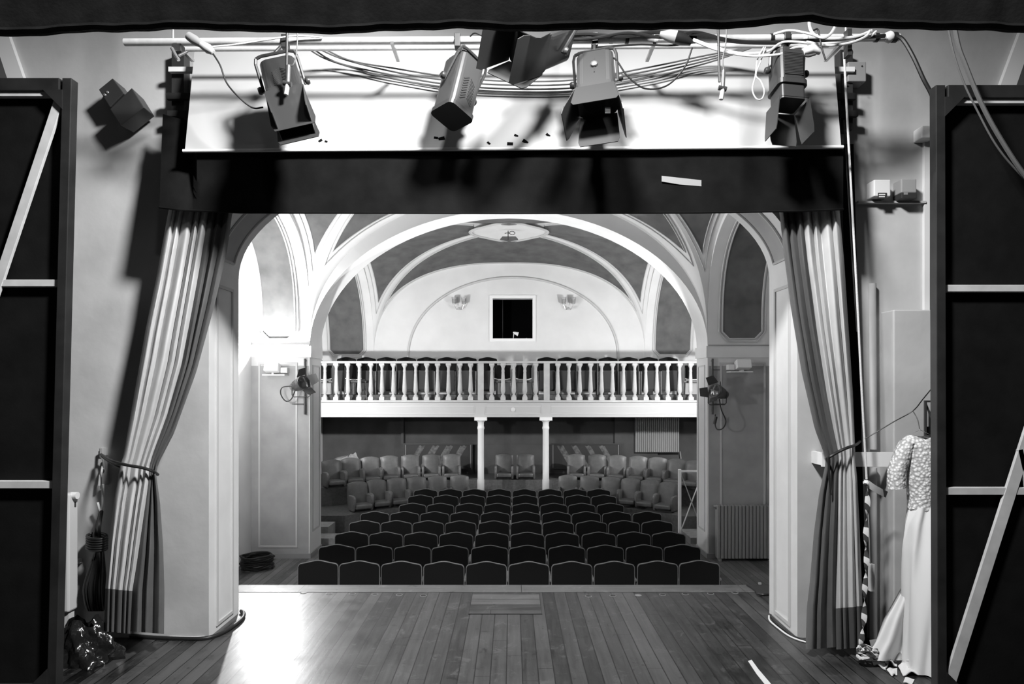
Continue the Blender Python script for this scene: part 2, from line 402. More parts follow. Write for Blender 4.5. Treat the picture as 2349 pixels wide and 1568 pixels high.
def bay(x0, x1, y0, y1, AN, AE, G, xwl, xwr, bn, N_v, N_g, E_v, E_g, vmin, name='ceiling'):
    """a domed cross vault: AN / AE = (rise, exponent) of the arches on the end walls / side walls, G = the same for the groins"""
    cx, cy, ax, ay = (x0 + x1) / 2, (y0 + y1) / 2, (x1 - x0) / 2, (y1 - y0) / 2
    n = 2.3; nn = AE[1]
    def at(axis, sg, v, th, dz=0.0):
        u = math.copysign(abs(math.sin(th)) ** (2 / n), th); w = min(abs(u), 0.99999)
        A = AN if axis == 'N' else AE
        zg = G[0] * Pn(w, G[1]); za = A[0] * Pn(w, A[1]); h = max(0.0, min(1.0, (v - w) / (1 - w)))
        z = ZS + zg + (za - zg) * h - dz
        return (cx + u * ax, cy + sg * v * ay, z) if axis == 'N' else (cx + sg * v * ax, cy + u * ay, z)
    vault = MB()
    for axis in 'NE':
        for sg in (1, -1):
            def f(r, k, axis=axis, sg=sg):
                ph = k * PI / 2; v = math.sin(ph) ** (2 / n)
                return at(axis, sg, v, (2 * r - 1) * ph)
            vault.grid(f, 48, 48)
    root = struct(vault, name, M['hall'])
    pan = MB(); lin = MB()
    for axis in 'NE':
        vm, mg = (N_v, N_g) if axis == 'N' else (E_v, E_g)
        for sg in (1, -1):
            def thm(v, g): return math.asin(min(1, max(0.0, v - g)) ** (n / 2))
            def f(r, k, axis=axis, sg=sg):
                v = vmin + (vm - vmin) * k; return at(axis, sg, v, (2 * r - 1) * thm(v, mg), 0.012)
            pan.grid(f, 40, 30)
            for d, rad in ((0.0, 0.011), (-0.022, 0.008)):
                loop = [at(axis, sg, vmin + (vm - d - vmin) * k / 30, -thm(vmin + (vm - d - vmin) * k / 30, mg + d), 0.016) for k in range(31)]
                loop += [at(axis, sg, vm - d, -thm(vm - d, mg + d) * (1 - 2 * k / 40), 0.016) for k in range(1, 40)]
                loop += [at(axis, sg, vmin + (vm - d - vmin) * k / 30, thm(vmin + (vm - d - vmin) * k / 30, mg + d), 0.016) for k in range(30, -1, -1)]
                lin.tube(loop, rad, 6, cap=False)
    struct(pan, 'painted_panel', M['panel'], root); struct(lin, 'panel_moulding', M['mould'], root)
    # lateral niches: barrel across, crescent wall over its mouth
    nb = MB(); cr = MB(); npn = MB(); nl = MB()
    for (xa, xb, s) in ((xwl, x0, -1), (xwr, x1, 1)):
        def arc(t): return (cy + ay * math.copysign(abs(math.cos(t)) ** (2 / nn), math.cos(t)), ZS + bn * abs(math.sin(t)) ** (2 / nn))
        nb.grid(lambda u, v: (xa + (xb - xa) * v, *arc(PI * u)), 48, 1)
        def g(u, v):
            yy, lo = arc(PI * u); hi = ZS + AE[0] * Pn((yy - cy) / ay, nn)
            return (xb, yy, lo + (max(hi, lo) - lo) * v)
        cr.grid(g, 48, 1, smooth=False)
        xo, xi = (xa - s * 0.20, xb + s * 0.26)
        for base, sgn in ((0.0, 1), (PI, -1)):
            t0 = (0.13 / bn) ** (nn / 2); t1 = 1.25; ch = 0.13
            def tt(t): return base + sgn * t
            def pt(x, t, e=0.012):
                yy, zz = arc(tt(t)); yc, zc = cy, ZS
                return (x, yy + (yc - yy) * e / ay, zz - e * math.sin(t))
            def f(u, v):
                t = t0 + (t1 - t0) * v ** 2.2; k = max(0.0, ch - (arc(t)[1] - arc(t0)[1]))
                return pt(xo - s * k + (xi - xo + 2 * s * k) * u, t)
            npn.grid(f, 6, 60)
            tc_ = min((t0 + (t1 - t0) * (q / 400) ** 2.2 for q in range(401)), key=lambda t: abs(arc(t)[1] - arc(t0)[1] - ch))
            for d, rad in ((0.0, 0.016), (0.055, 0.012)):
                a_, b_ = xo + s * d, xi - s * d
                up = [tc_ + (t1 - tc_) * (k / 30) ** 2 for k in range(31)]
                loop = [pt(a_, t, 0.02) for t in reversed(up)]
                tb = max(0.002, ((0.13 - d) / bn) ** (nn / 2)) if d < 0.13 else 0.002
                loop += [pt(a_ - s * (ch + d * .3), tb, 0.02), pt(b_ + s * (ch + d * .3), tb, 0.02)]
                loop += [pt(b_, t, 0.02) for t in up]
                nl.tube(loop, rad, 6, cap=False)
    struct(nb, 'niche_vault', M['hall'], root); struct(cr, 'niche_arch_face', M['hall'], root)
    struct(npn, 'niche_panel', M['panel'], root); struct(nl, 'niche_moulding', M['mould'], root)
    return root, cx, cy
A0, A1 = -3.68, 3.56
XWL, XWR = -4.74, 4.74
ceiling1, _, _ = bay(A0, A1, 6.1, 11.9, (2.75, 2.1), (2.38, 3.2), (3.08, 2.4), XWL, XWR, 2.28, 0.92, 0.05, 0.95, 0.05, 0.25)
ceiling2, bcx, bcy = bay(-3.72, 3.58, 12.6, 17.6, (2.58, 2.5), (2.55, 2.3), (2.94, 2.5), -5.1, 5.0, 2.47, 0.95, 0.06, 0.95, 0.06, 0.22)
# medallion in the middle of the rear vault
zc = ZS + 2.58 + 0.36
def scallop(t, r): return r * (1 + 0.07 * math.cos(4 * t))
m = MB(); m.grid(lambda u, v: (bcx + scallop(2 * PI * u, 0.86) * v, bcy, 0) if False else (bcx + scallop(2 * PI * u, 0.86) * math.cos(2 * PI * u) * v, bcy + scallop(2 * PI * u, 0.86) * math.sin(2 * PI * u) * v, zc - 0.05 - 0.07 * v * v), 64, 6)
struct(m, 'medallion', M['hall'], ceiling2)
m = MB()
for r in (0.86, 0.80): m.tube([(bcx + scallop(2 * PI * i / 64, r) * math.cos(2 * PI * i / 64), bcy + scallop(2 * PI * i / 64, r) * math.sin(2 * PI * i / 64), zc - 0.12) for i in range(64)], 0.014, 6, closed=True)
struct(m, 'medallion_moulding', M['mould'], ceiling2)

# second arch, between the two bays
fr, rv, bk = arch_wall(11.9, 12.6, A0, A1, FLOOR_A, ZS, 2.48, 2.50, 1.95, -5.2, 5.1, 6.6)
wall_a = struct(fr, 'wall_arch', M['hall'])
struct(rv, 'wall_reveal', M['hall'], wall_a); struct(bk, 'wall_rear_side', M['hall'], wall_a)
for s, xin, xw in ((-1, A0, XWL), (1, A1, XWR)):
    m = MB(); a, b = sorted((xin - s * 0.03, xw)); m.box(a, b, 11.87, 11.9, H + 0.55, ZS)
    m.box(min(xin, xin - s * 0.03), max(xin, xin - s * 0.03), 11.9, 12.6, H + 0.55, ZS)
    struct(m, 'impost_band', M['hall'], wall_a)
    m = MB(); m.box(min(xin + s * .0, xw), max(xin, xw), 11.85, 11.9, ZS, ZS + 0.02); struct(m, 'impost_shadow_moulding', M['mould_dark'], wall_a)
    m = MB(); a, b = sorted((xin + s * 0.02, xw - s * 0.0)); m.box(a, b, 11.893, 11.9, FLOOR_A, H + 0.40); struct(m, 'dado_field', M['hall_dado'], wall_a)
    m = MB(); a, b = sorted((xin + s * 0.22, xw - s * 0.13)); rect_frame(m, 'y', 11.893, a, b, FLOOR_A + 0.2, H + 0.46, 0.035, -0.012); struct(m, 'panel_moulding', M['mould'], wall_a)
    m = MB(); rect_frame(m, 'x', xin, 12.06, 12.5, FLOOR_A + 0.45, H + 0.42, 0.03, -s * 0.012); struct(m, 'pier_moulding', M['mould'], wall_a)
# side walls of the hall
wl = struct(MB().box(XWL - 0.2, XWL, 6.1, 11.9, FLOOR_A, 6.6), 'wall_left', M['hall'])
wr = struct(MB().box(XWR, XWR + 0.2, 6.1, 11.9, FLOOR_A, 6.6), 'wall_right', M['hall'])
struct(MB().box(-5.3, -5.1, 12.6, 17.6, FLOOR_A, 6.6), 'wall_left', M['hall'])
struct(MB().box(5.0, 5.2, 12.6, 17.6, FLOOR_A, 6.6), 'wall_right', M['hall'])
# back wall with the booth window
BW = 17.6
wx0, wx1, wz0, wz1 = X(1130, BW), X(1222, BW), Z(776, BW), Z(684, BW)
zb = Z(956, 15.8)
m = MB(); m.box(-5.3, wx0, BW, BW + 0.25, zb + .2, 6.6).box(wx1, 5.2, BW, BW + 0.25, zb + .2, 6.6).box(wx0, wx1, BW, BW + 0.25, zb + .2, wz0).box(wx0, wx1, BW, BW + 0.25, wz1, 6.6)
wall_b = struct(m, 'wall_back', M['hall'])
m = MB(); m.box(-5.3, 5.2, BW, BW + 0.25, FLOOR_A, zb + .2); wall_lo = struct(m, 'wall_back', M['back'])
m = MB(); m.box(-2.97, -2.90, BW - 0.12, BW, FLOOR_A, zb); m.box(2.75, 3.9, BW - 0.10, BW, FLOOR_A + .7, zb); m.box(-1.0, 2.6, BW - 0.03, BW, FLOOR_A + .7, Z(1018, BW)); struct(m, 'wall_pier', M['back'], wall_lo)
m = MB()
ca, cb_ = X(936, BW), X(1418, BW)
arc = [((ca + cb_) / 2 + (cb_ - ca) / 2 * -math.cos(PI * i / 60), BW - 0.005, Z(822, BW) + (Z(636, BW) - Z(822, BW)) * math.sin(PI * i / 60) ** 0.93) for i in range(61)]
m.tube(arc, 0.035, 8); struct(m, 'lunette_moulding', M['mould'], wall_b)
win = struct(rect_frame(MB(), 'y', BW, wx0 - 0.08, wx1 + 0.08, wz0 - 0.08, wz1 + 0.08, 0.08, -0.03), 'window_1', M['white'])
m = MB()
m.quad((wx0 - .6, BW + 1.6, wz0 - .6), (wx1 + .6, BW + 1.6, wz0 - .6), (wx1 + .6, BW + 1.6, wz1 + .6), (wx0 - .6, BW + 1.6, wz1 + .6))
m.box(wx0 - .7, wx0 - .6, BW + .25, BW + 1.6, wz0 - .6, wz1 + .6).box(wx1 + .6, wx1 + .7, BW + .25, BW + 1.6, wz0 - .6, wz1 + .6).box(wx0 - .6, wx1 + .6, BW + .25, BW + 1.6, wz1 + .6, wz1 + .7).box(wx0 - .6, wx1 + .6, BW + .25, BW + 1.6, wz0 - .12, wz0 - .03)
struct(m, 'booth_interior', M['dark_wall'], win)
struct(MB().box(X(1153, BW + 1) - .01, X(1153, BW + 1) + .01, BW + 1.0, BW + 1.05, wz0, wz1 + .2), 'booth_post', M['grey_metal'], win)

# floors
floor_s = struct(MB().box(-7, 7, 0.0, 6.1, -0.1, 0.0), 'floor_stage', M['stage_floor'])
m = MB(); m.box(-2.9, 2.78, 6.1, 6.72, -0.1, 0.0); struct(m, 'apron', M['stage_floor'], floor_s)
m = MB(); m.box(-2.9, 2.78, 6.72, 6.96, -0.1, 0.004); struct(m, 'edge_board', M['edge_wood'], floor_s)
m = MB(); m.box(-2.88, 2.76, 6.1, 6.94, FLOOR_A, -0.1); struct(m, 'stage_front', M['flat_frame'], floor_s)
floor_h = struct(MB().box(-5.3, 5.3, 6.1, 17.7, FLOOR_A - 0.1, FLOOR_A), 'floor_hall', M['hall_floor'])
for s, xin, xw in ((-1, A0, XWL), (1, A1, XWR)):
    m = MB(); a, b = sorted((xin, xw)); m.box(a, b, 11.88, 11.9, FLOOR_A, FLOOR_A + 0.09)
    m.box(*sorted((xin, xin - s * 0.02)), 11.88, 12.6, FLOOR_A, FLOOR_A + 0.09)
    struct(m, 'baseboard_left' if s < 0 else 'baseboard_right', M['plastic_grey'])
# risers at the rear of the hall
def riser(name, front, yb, z0, z1):
    poly = list(front) + [(front[-1][0], yb), (front[0][0], yb)]
    return struct(MB().prism(poly, 'z', z0, z1), name, M['carpet'])
ZA, ZB = H - 2.72, H - 2.30
riser('floor_riser', [(-5.1, 13.9), (-3.56, 13.9), (-3.15, 14.45), (-2.3, 14.95), (-1.3, 15.22), (-0.75, 15.3)], 16.5, FLOOR_A, ZA)
riser('floor_riser', [(1.2, 15.3), (2.1, 15.05), (2.9, 14.6), (3.4, 14.1), (3.6, 13.85), (5.0, 13.85)], 16.5, FLOOR_A, ZA)
riser('floor_riser', [(-5.1, 14.8), (-4.15, 15.05), (-3.3, 15.7), (-2.2, 16.15), (-0.9, 16.35), (1.0, 16.35), (2.2, 16.1), (3.2, 15.6), (4.0, 15.0), (5.0, 14.75)], BW, ZA if False else FLOOR_A, ZB)
# wooden steps at the left pier and a low one at the right
st = thing('steps', 'wooden steps up to the seating platform, beside the left pier', 'steps', (-4.1, 13.3, FLOOR_A))
MB().box(-5.0, -3.35, 12.9, 13.35, FLOOR_A, FLOOR_A + 0.13).build('tread', M['step_wood'], st)
MB().box(-5.0, -3.75, 13.35, 13.88, FLOOR_A, FLOOR_A + 0.26).build('tread', M['step_wood'], st)
st = thing('steps', 'low pale wooden step behind the white gate by the right pier', 'steps', (4.1, 13.3, FLOOR_A))
MB().box(3.55, 5.0, 13.0, 13.83, FLOOR_A, FLOOR_A + 0.12).build('tread', M['step_wood'], st)

# wall trims of the stage
def slab_px(poly, d, t, name, m, parent=None):
    mb = MB(); mb.prism([(X(x, d), Z(y, d)) for x, y in poly], 'y', d, d + t); return struct(mb, name, m, parent)
slab_px([(-36, 20), (-2, 20), (66, 215), (28, 215)], 5.46, 0.05, 'trim_1', M['white'])
slab_px([(2360, 20), (2393, 20), (2325, 215), (2288, 215)], 5.46, 0.05, 'trim_2', M['white'])
slab_px([(-90, 20), (-36, 20), (28, 215), (-90, 215)], 5.46, 0.05, 'trim_3', M['panel'])
slab_px([(2393, 20), (2480, 20), (2480, 215), (2325, 215)], 5.46, 0.05, 'trim_4', M['panel'])
m = MB(); m.box(X(2050, 5.31), 6.5, 5.31, 5.5, 0, Z(710, 5.31)); struct(m, 'wall_ledge', M['plaster'], wall_p, bevel=0.01)
m = MB(); m.box(X(1966, 5.48), X(2125, 5.46), 5.46, 5.5, Z(466, 5.47), Z(461, 5.47)); struct(m, 'trim_5', M['plaster'])

# ------------------------------------------------------------------ balcony
BY = 15.8
zf = Z(917, BY)              # balcony floor
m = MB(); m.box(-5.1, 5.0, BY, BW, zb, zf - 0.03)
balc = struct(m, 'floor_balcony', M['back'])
m = MB(); m.box(-5.1, 5.0, BY - 0.06, BY, zb, zf - 0.05); struct(m, 'balcony_front', M['cornice'], balc)
m = MB(); m.box(-5.1, 5.0, BY - 0.12, BY + 0.12, zf - 0.05, zf); struct(m, 'balcony_ledge', M['hall_dado'], balc)
m = MB()
for a, b in ((-5.0, X(1089, BY)), (X(1113, BY), X(1241, BY)), (X(1263, BY), 4.9)):
    rect_frame(m, 'y', BY - 0.06, a, b, Z(948, BY), Z(931, BY), 0.008, -0.008)
m.lathe([(0.055, 0), (0.055, 0.012), (0.03, 0.018)], (0, 0, 0), 16, Matrix.Translation((X(1177, BY), BY - 0.06, Z(939, BY))) @ Matrix.Rotation(PI / 2, 4, 'X'))
struct(m, 'panel_moulding', M['mould'], balc)
m = MB(); m.box(-5.1, 5.0, 16.35, BW, zf - 0.03, zf + 0.12); struct(m, 'balcony_step', M['carpet'], balc)
# columns under the balcony
for px, w in ((1103, 'left'), (1252, 'right')):
    c = (X(px, BY), BY, 0); r = 0.08
    col = thing('column', 'slender white column on the %s under the balcony front' % w, 'column', (c[0], BY, FLOOR_A)); col['kind'] = 'structure'
    z0 = ZB if False else FLOOR_A
    MB().lathe([(0.085, z0), (0.085, Z(1100, BY)), (0.078, Z(1098, BY)), (0.074, Z(985, BY)), (0.084, Z(983, BY)), (0.084, Z(979, BY)), (0.074, Z(977, BY)), (0.074, Z(968, BY)), (0.12, Z(963, BY))], c, 20).build('shaft', M['column'], col)
    m = MB(); m.box(c[0] - 0.15, c[0] + 0.15, BY - 0.12, BY + 0.15, Z(963.5, BY), zb); m.build('capital', M['column'], col)
# balustrade
bal = thing('balustrade', 'white balustrade of turned balusters along the balcony edge', 'balustrade', (0, BY, zf))
zr = Z(828, BY)
MB().box(-5.1, 5.0, BY - 0.09, BY + 0.09, zr - 0.055, zr).build('handrail', M['baluster'], bal, bevel=0.012)
for px in (1103, 1254): MB().box(X(px, BY) - 0.07, X(px, BY) + 0.07, BY - 0.07, BY + 0.07, zf, zr - 0.055).build('post', M['baluster'], bal)
hb = zr - 0.055 - zf
m = MB(); m.box(-.062, .062, -.062, .062, 0, 0.07); m.box(-.062, .062, -.062, .062, hb - 0.05, hb)
m.lathe([(0.058, 0.07), (0.05, 0.10), (0.028, 0.135), (0.03, 0.15), (0.04, 0.165), (0.04, 0.175), (0.055, 0.20), (0.057, 0.24), (0.05, 0.36), (0.038, 0.60), (0.034, 0.68), (0.042, 0.70), (0.034, 0.72), (0.034, hb - 0.11), (0.055, hb - 0.06), (0.058, hb - 0.05)], n=14)
b0 = m.build('baluster', M['baluster'], bal, local=True)
bpx = [720, 797, 875, 952, 1030, 1105, 1182, 1257, 1332, 1407, 1480, 1553, 1630, 1702, 1845, 1920, 1993, 2067, 2140]
bpx = [500 + q * 0.34057 for q in bpx] + [1100 + q * 0.34057 for q in (528, 602, 675, 748, 822, 896, 970, 1045, 1120, 1195, 1268, 1348, 1422)]
for i, px in enumerate(bpx):
    o = b0 if i == 0 else b0.copy()
    if i: C.objects.link(o); o.parent = bal
    o.location = (X(px, BY), 0, 0)

# ------------------------------------------------------------------ seats of the stalls (seen from behind)
def back_outline(w, z0, zsh, zp, n=12):
    pts = [(-w / 2, z0), (-w / 2 + 0.004, zsh - 0.05)]
    for i in range(5):
        a = PI - (PI / 2) * i / 4; pts.append((-w / 2 + 0.05 + 0.046 * math.cos(a), zsh - 0.05 + 0.046 * math.sin(a)))
    for i in range(1, n):
        u = -1 + 2 * i / n; pts.append((u * (w / 2 - 0.05), zsh + (zp - zsh) * (0.5 + 0.5 * math.cos(PI * u)) ** 1.0))
    r = [(-x, z) for x, z in reversed(pts[:7])]
    return pts + r
SW = 0.55
seat0 = thing('theatre_seat', '', 'theatre seat', (0, 0, 0))
def backrest_mesh(w, z0, zsh, zp, y0, y1):
    mb = MB(); o = back_outline(w, z0, zsh, zp); mb.prism(o, 'y', y0, y1); return mb, o
mb, ol = backrest_mesh(0.525, 0.30, 0.818, 0.853, -0.035, 0.03); mb.build('backrest', M['seat'], seat0, local=True, bevel=0.012)
mb = MB(); mb.tube([(x, -0.028, z) for x, z in ol], 0.0085, 6); mb.build('lit_edge', M['seat_edge'], seat0, local=True)  # edge tube carrying the painted rim light of the backrest
MB().box(-0.235, 0.235, 0.04, 0.42, 0.36, 0.44).build('seat_cushion', M['seat_fold'], seat0, local=True, bevel=0.02)
mb = MB(); mb.box(0.252, 0.298, -0.01, 0.40, 0.58, 0.62); mb.build('armrest', M['knob'], seat0, local=True, bevel=0.012)
mb = MB(); mb.box(0.262, 0.288, 0.0, 0.34, 0.0, 0.58); mb.build('side_stand', M['black_metal'], seat0, local=True)
rows = [
    (8.50, [729, 825, 922, 1019, 1116, 1213, 1311, 1408.5, 1508, 1604.5]), (9.375, [772.7, 859, 947, 1033, 1123.5, 1210, 1299.6, 1387.6, 1477, 1565]),
    (10.22, [807, 886, 966, 1047, 1128.5, 1210, 1289, 1372.7, 1453, 1533.6]), (11.09, [837, 910, 983, 1057, 1133, 1207, 1280, 1356, 1431, 1507]),
    (11.90, [860.6, 929, 997.7, 1066, 1136, 1206, 1276, 1344, 1414, 1484]), (12.77, [947, 1011, 1076.6, 1141, 1205.8, 1270, 1334, 1399.5]),
    (13.75, [965, 1023, 1084, 1143.5, 1204, 1264, 1325, 1384.6]), (14.58, [976.8, 1033.4, 1089, 1145.5, 1203, 1261, 1319, 1372.7])]
RN = ['front row by the stage', 'second row from the stage', 'third row from the stage', 'fourth row from the stage', 'fifth row from the stage', 'sixth row from the stage', 'seventh row from the stage', 'eighth row from the stage']
first = True
for r, (d, xs) in enumerate(rows):
    for i, px in enumerate(xs):
        u = (px - CX) / 480.0
        y = d + 0.07 * min(1, u * u) - 0.02
        loc = (X(px, d), y, FLOOR_A)
        lab = 'dark theatre seat, %s in the %s' % (place_words(i, len(xs)), RN[r])
        rz = random.uniform(-0.012, 0.012)
        if first:
            seat0.location = loc; seat0['label'] = lab; seat0['group'] = 'stalls seats in straight rows'; first = False
        else: dup(seat0, loc, rz, lab, 'stalls seats in straight rows')

# curved rows at the rear, facing the stage
rear0 = thing('theatre_seat', '', 'theatre seat', (0, 0, 0))
W_ = 0.465
def curved_back(w, z0, z1, y0, bulge):
    mb = MB()
    def f(u, v):
        x = (u - 0.5) * w * (1 - 0.05 * v); e = 1 - (2 * u - 1) ** 4; ez = 1 - max(0, (v - 0.75) / 0.25) ** 2 * 0.5
        top = z1 - 0.045 * (2 * u - 1) ** 2 * (1 if v > 0.5 else v * 2)
        return (x, y0 - bulge * (0.35 + 0.65 * e) * ez + 0.07 * v, z0 + (top - z0) * v)
    mb.grid(f, 14, 14)
    def g(u, v):
        p = f(1 - u, v); return (p[0], y0 + 0.05 + 0.07 * v, p[2])
    mb.grid(g, 14, 2)
    def top(u, v):
        a, b = f(u, 1), g(1 - u, 1); return tuple(a[k] + (b[k] - a[k]) * v for k in range(3))
    mb.grid(top, 14, 2)
    for uu in (0, 1):
        mb.grid(lambda u, v: tuple(f(uu, v)[k] + (g(1 - uu, v)[k] - f(uu, v)[k]) * u for k in range(3)), 2, 14)
    return mb
curved_back(W_, 0.10, 0.62, 0.0, 0.07).build('backrest', M['seat_rear'], rear0, local=True)
mb = MB(); mb.box(-0.185, 0.185, -0.40, -0.05, 0.07, 0.17); mb.build('seat_cushion', M['seat_rear'], rear0, local=True, bevel=0.03)
for s in (-1, 1):
    mb = MB(); mb.prism([(0.0, 0.02), (-0.30, 0.02), (-0.36, 0.20), (-0.36, 0.30), (-0.33, 0.345), (-0.2, 0.36), (0.0, 0.345)], 'x', s * 0.205 - 0.03, s * 0.205 + 0.03)
    mb.build('armrest', M['arm'], rear0, local=True, bevel=0.018)
mb = MB(); mb.box(-0.18, 0.18, -0.25, -0.02, 0.0, 0.08); mb.build('base', M['black_metal'], rear0, local=True)
def rear_row(seats, z, words, group):
    global first_rear
    n = len(seats)
    for i, (px, py, d, rot) in enumerate(seats):
        loc = (X(px, d), d, z); lab = 'grey armchair seat, %s in %s' % (place_words(i, n), words)
        if first_rear: rear0.location = loc; rear0.rotation_euler = (0, 0, math.radians(rot)); rear0['label'] = lab; rear0['group'] = group; first_rear = False
        else: dup(rear0, loc, math.radians(rot), lab, group)
first_rear = True
rear_row([(822, 0, 14.6, 33), (865, 0, 14.95, 30), (911, 0, 15.22, 24), (956, 0, 15.44, 17), (1003.6, 0, 15.6, 11), (1054, 0, 15.7, 6)], ZA, 'the lower curved row left of the columns', 'lower curved row of seats')
rear_row([(1302.6, 0, 15.7, -6), (1352, 0, 15.6, -11), (1401, 0, 15.44, -17), (1445.7, 0, 15.2, -24), (1490, 0, 14.9, -30), (1532, 0, 14.55, -33)], ZA, 'the lower curved row right of the columns', 'lower curved row of seats')
rear_row([(762, 0, 15.3, 33), (807, 0, 15.65, 27), (849, 0, 15.95, 22), (893, 0, 16.2, 17), (941, 0, 16.4, 12), (989, 0, 16.52, 8), (1036, 0, 16.6, 5)], ZB, 'the upper curved row left of the columns', 'upper curved row of seats')
for i, px in enumerate((1156.5, 1205.5)):
    dup(rear0, (X(px, 16.65), 16.65, ZB), 0, '%s of two grey armchair seats between the two white columns' % ('left' if i == 0 else 'right'), 'upper curved row of seats')
rear_row([(1322, 0, 16.6, -5), (1370, 0, 16.5, -9), (1416, 0, 16.32, -14), (1463.5, 0, 16.1, -19), (1508, 0, 15.8, -24), (1551.5, 0, 15.45, -29), (1592, 0, 15.1, -33)], ZB, 'the upper curved row right of the columns', 'upper curved row of seats')

# balcony seats
bs0 = thing('theatre_seat', '', 'theatre seat', (0, 0, 0))
mb, ol = backrest_mesh(0.49, 0.35, 0.935, 0.968, -0.03, 0.04); mb.build('backrest', M['seat'], bs0, local=True, bevel=0.012)
mb = MB(); mb.prism([(-0.06, 0.08), (-0.17, 0.14), (-0.14, 0.62), (-0.05, 0.60)], 'x', -0.205, 0.205); mb.build('folded_seat', M['seat_fold'], bs0, local=True, bevel=0.02)
for s in (-1, 1): MB().box(s * 0.235 - 0.02, s * 0.235 + 0.02, -0.25, 0.02, 0.0, 0.6).build('armrest', M['arm'], bs0, local=True, bevel=0.015)
bxs = [794.6, 840.6, 886.5, 932.5, 978.5, 1025.5, 1072, 1119, 1254, 1300, 1347.6, 1394.6, 1441.6, 1487.6, 1533]
for i, px in enumerate(bxs):
    loc = (X(px, 16.9), 16.9, zf + 0.12)
    k, n, side = (i, 8, 'left') if i < 8 else (i - 8, 7, 'right')
    lab = 'dark folded balcony seat, %s of those %s of the booth window' % (place_words(k, n), side)
    if i == 0: bs0.location = loc; bs0['label'] = lab; bs0['group'] = 'balcony seats'
    else: dup(bs0, loc, 0, lab, 'balcony seats')
# loose chairs on the balcony
ch0 = thing('stacking_chair', 'black metal-legged chair with pale seat edge, left of two in the balcony middle', 'chair', (X(1152, 16.2), 16.2, zf), 0, 'loose balcony chairs')
MB().box(-0.22, 0.22, -0.22, 0.2, 0.42, 0.47).build('seat', M['seat_rear'], ch0, local=True, bevel=0.015)
mb = MB(); mb.grid(lambda u, v: ((u - .5) * 0.42, 0.21 - 0.03 * math.sin(PI * u) + 0.06 * v, 0.52 + 0.34 * v), 10, 4); mb.build('backrest', M['seat'], ch0, local=True, solid=0.025)
mb = MB(); mb.tube([(-0.2, 0.19, 0.53), (-0.1, 0.165, 0.50), (0.1, 0.165, 0.50), (0.2, 0.19, 0.53)], 0.012, 6); mb.build('seat_edge_piping', M['white'], ch0, local=True)
for sx in (-1, 1):
    for sy in (-1, 1):
        mb = MB(); mb.tube([(sx * 0.2, sy * 0.19, 0.44), (sx * 0.22, sy * 0.22, 0.0)] if sy < 0 else [(sx * 0.2, 0.2, 0.8), (sx * 0.2, 0.19, 0.44), (sx * 0.22, 0.24, 0.0)], 0.011, 6); mb.build('leg', M['black_metal'], ch0, local=True)
dup(ch0, (X(1203, 16.2), 16.2, zf), 0.05, 'black metal-legged chair with pale seat edge, right of two in the balcony middle')
dup(ch0, (X(742, 16.3), 16.3, zf), 0.3, 'black metal-legged chair at the far left end of the balcony')
dup(ch0, (X(815, 16.15), 16.15, zf), 0.5, 'black metal-legged chair behind the third and fourth balusters from the left')
dup(ch0, (X(1590, 16.3), 16.3, zf), -0.3, 'black metal-legged chair at the far right end of the balcony')

# pictures and radiators under the balcony
def picture(x0, x1, y0, y1, s, label):
    d = BW - 0.16
    t = thing('framed_picture', label, 'picture', ((X(x0, d) + X(x1, d)) / 2, d, Z(1075, d)))
    a, b, z0, z1 = X(x0, d), X(x1, d), Z(y1, d), Z(y0, d)
    rect_frame(MB(), 'y', d, a, b, z0, z1, 0.035, -0.03).build('frame', M['black_metal'], t)
    MB().box(a + .03, b - .03, d - 0.012, d + 0.1, z0 + .03, z1 - .03).build('backing', mat('picture_ground', 0.03, 0.5), t)
    m = MB()
    for i in range(4):
        c = a + (b - a) * (0.2 + 0.2 * i)
        m.grid(lambda u, v: (c + s * (0.13 - 0.34 * v) + (u - .5) * 0.17, d - 0.018, z1 - 0.07 - v * (z1 - z0 - 0.12) + 0.02 * math.sin(9 * u + i)), 5, 5)
    m.build('painted_shapes', mat('picture_shapes', 0.10, 0.5, noise=0.6, scale=14), t)
    m = MB().box(a + .045, a + .06, d - 0.02, d - 0.012, z0, z1 - .04).box(b - .06, b - .045, d - 0.02, d - 0.012, z0, z1 - .04); m.build('mount_edge', M['plastic_grey'], t)
picture(926, 1084, 1016, 1075, 1, 'dark framed picture with slanted shapes on the rear wall, left of the columns')
picture(1264, 1423, 1016, 1075, -1, 'dark framed picture with slanted shapes on the rear wall, right of the columns')
t = thing('radiator', 'tall fluted panel radiator high on the rear wall under the balcony', 'radiator', (X(1507, 17.4), 17.4, Z(1037, 17.4)))
m = MB(); m.box(X(1457, 17.4), X(1558, 17.4), 17.40, 17.47, Z(1037, 17.4), Z(958, 17.4)); m.build('panel', M['radiator'], t)
m = MB()
for i in range(22): x = X(1457, 17.4) + (i + .5) * 1.17 / 22; m.box(x - .018, x + .018, 17.37, 17.40, Z(1036, 17.4), Z(959, 17.4))
m.build('flutes', M['radiator'], t)
MB().tube([P(1560, 1035, 17.45), P(1562, 1050, 17.45), P(1562, 1090, 17.45)], 0.02, 8).build('feed_pipe', M['radiator'], t)
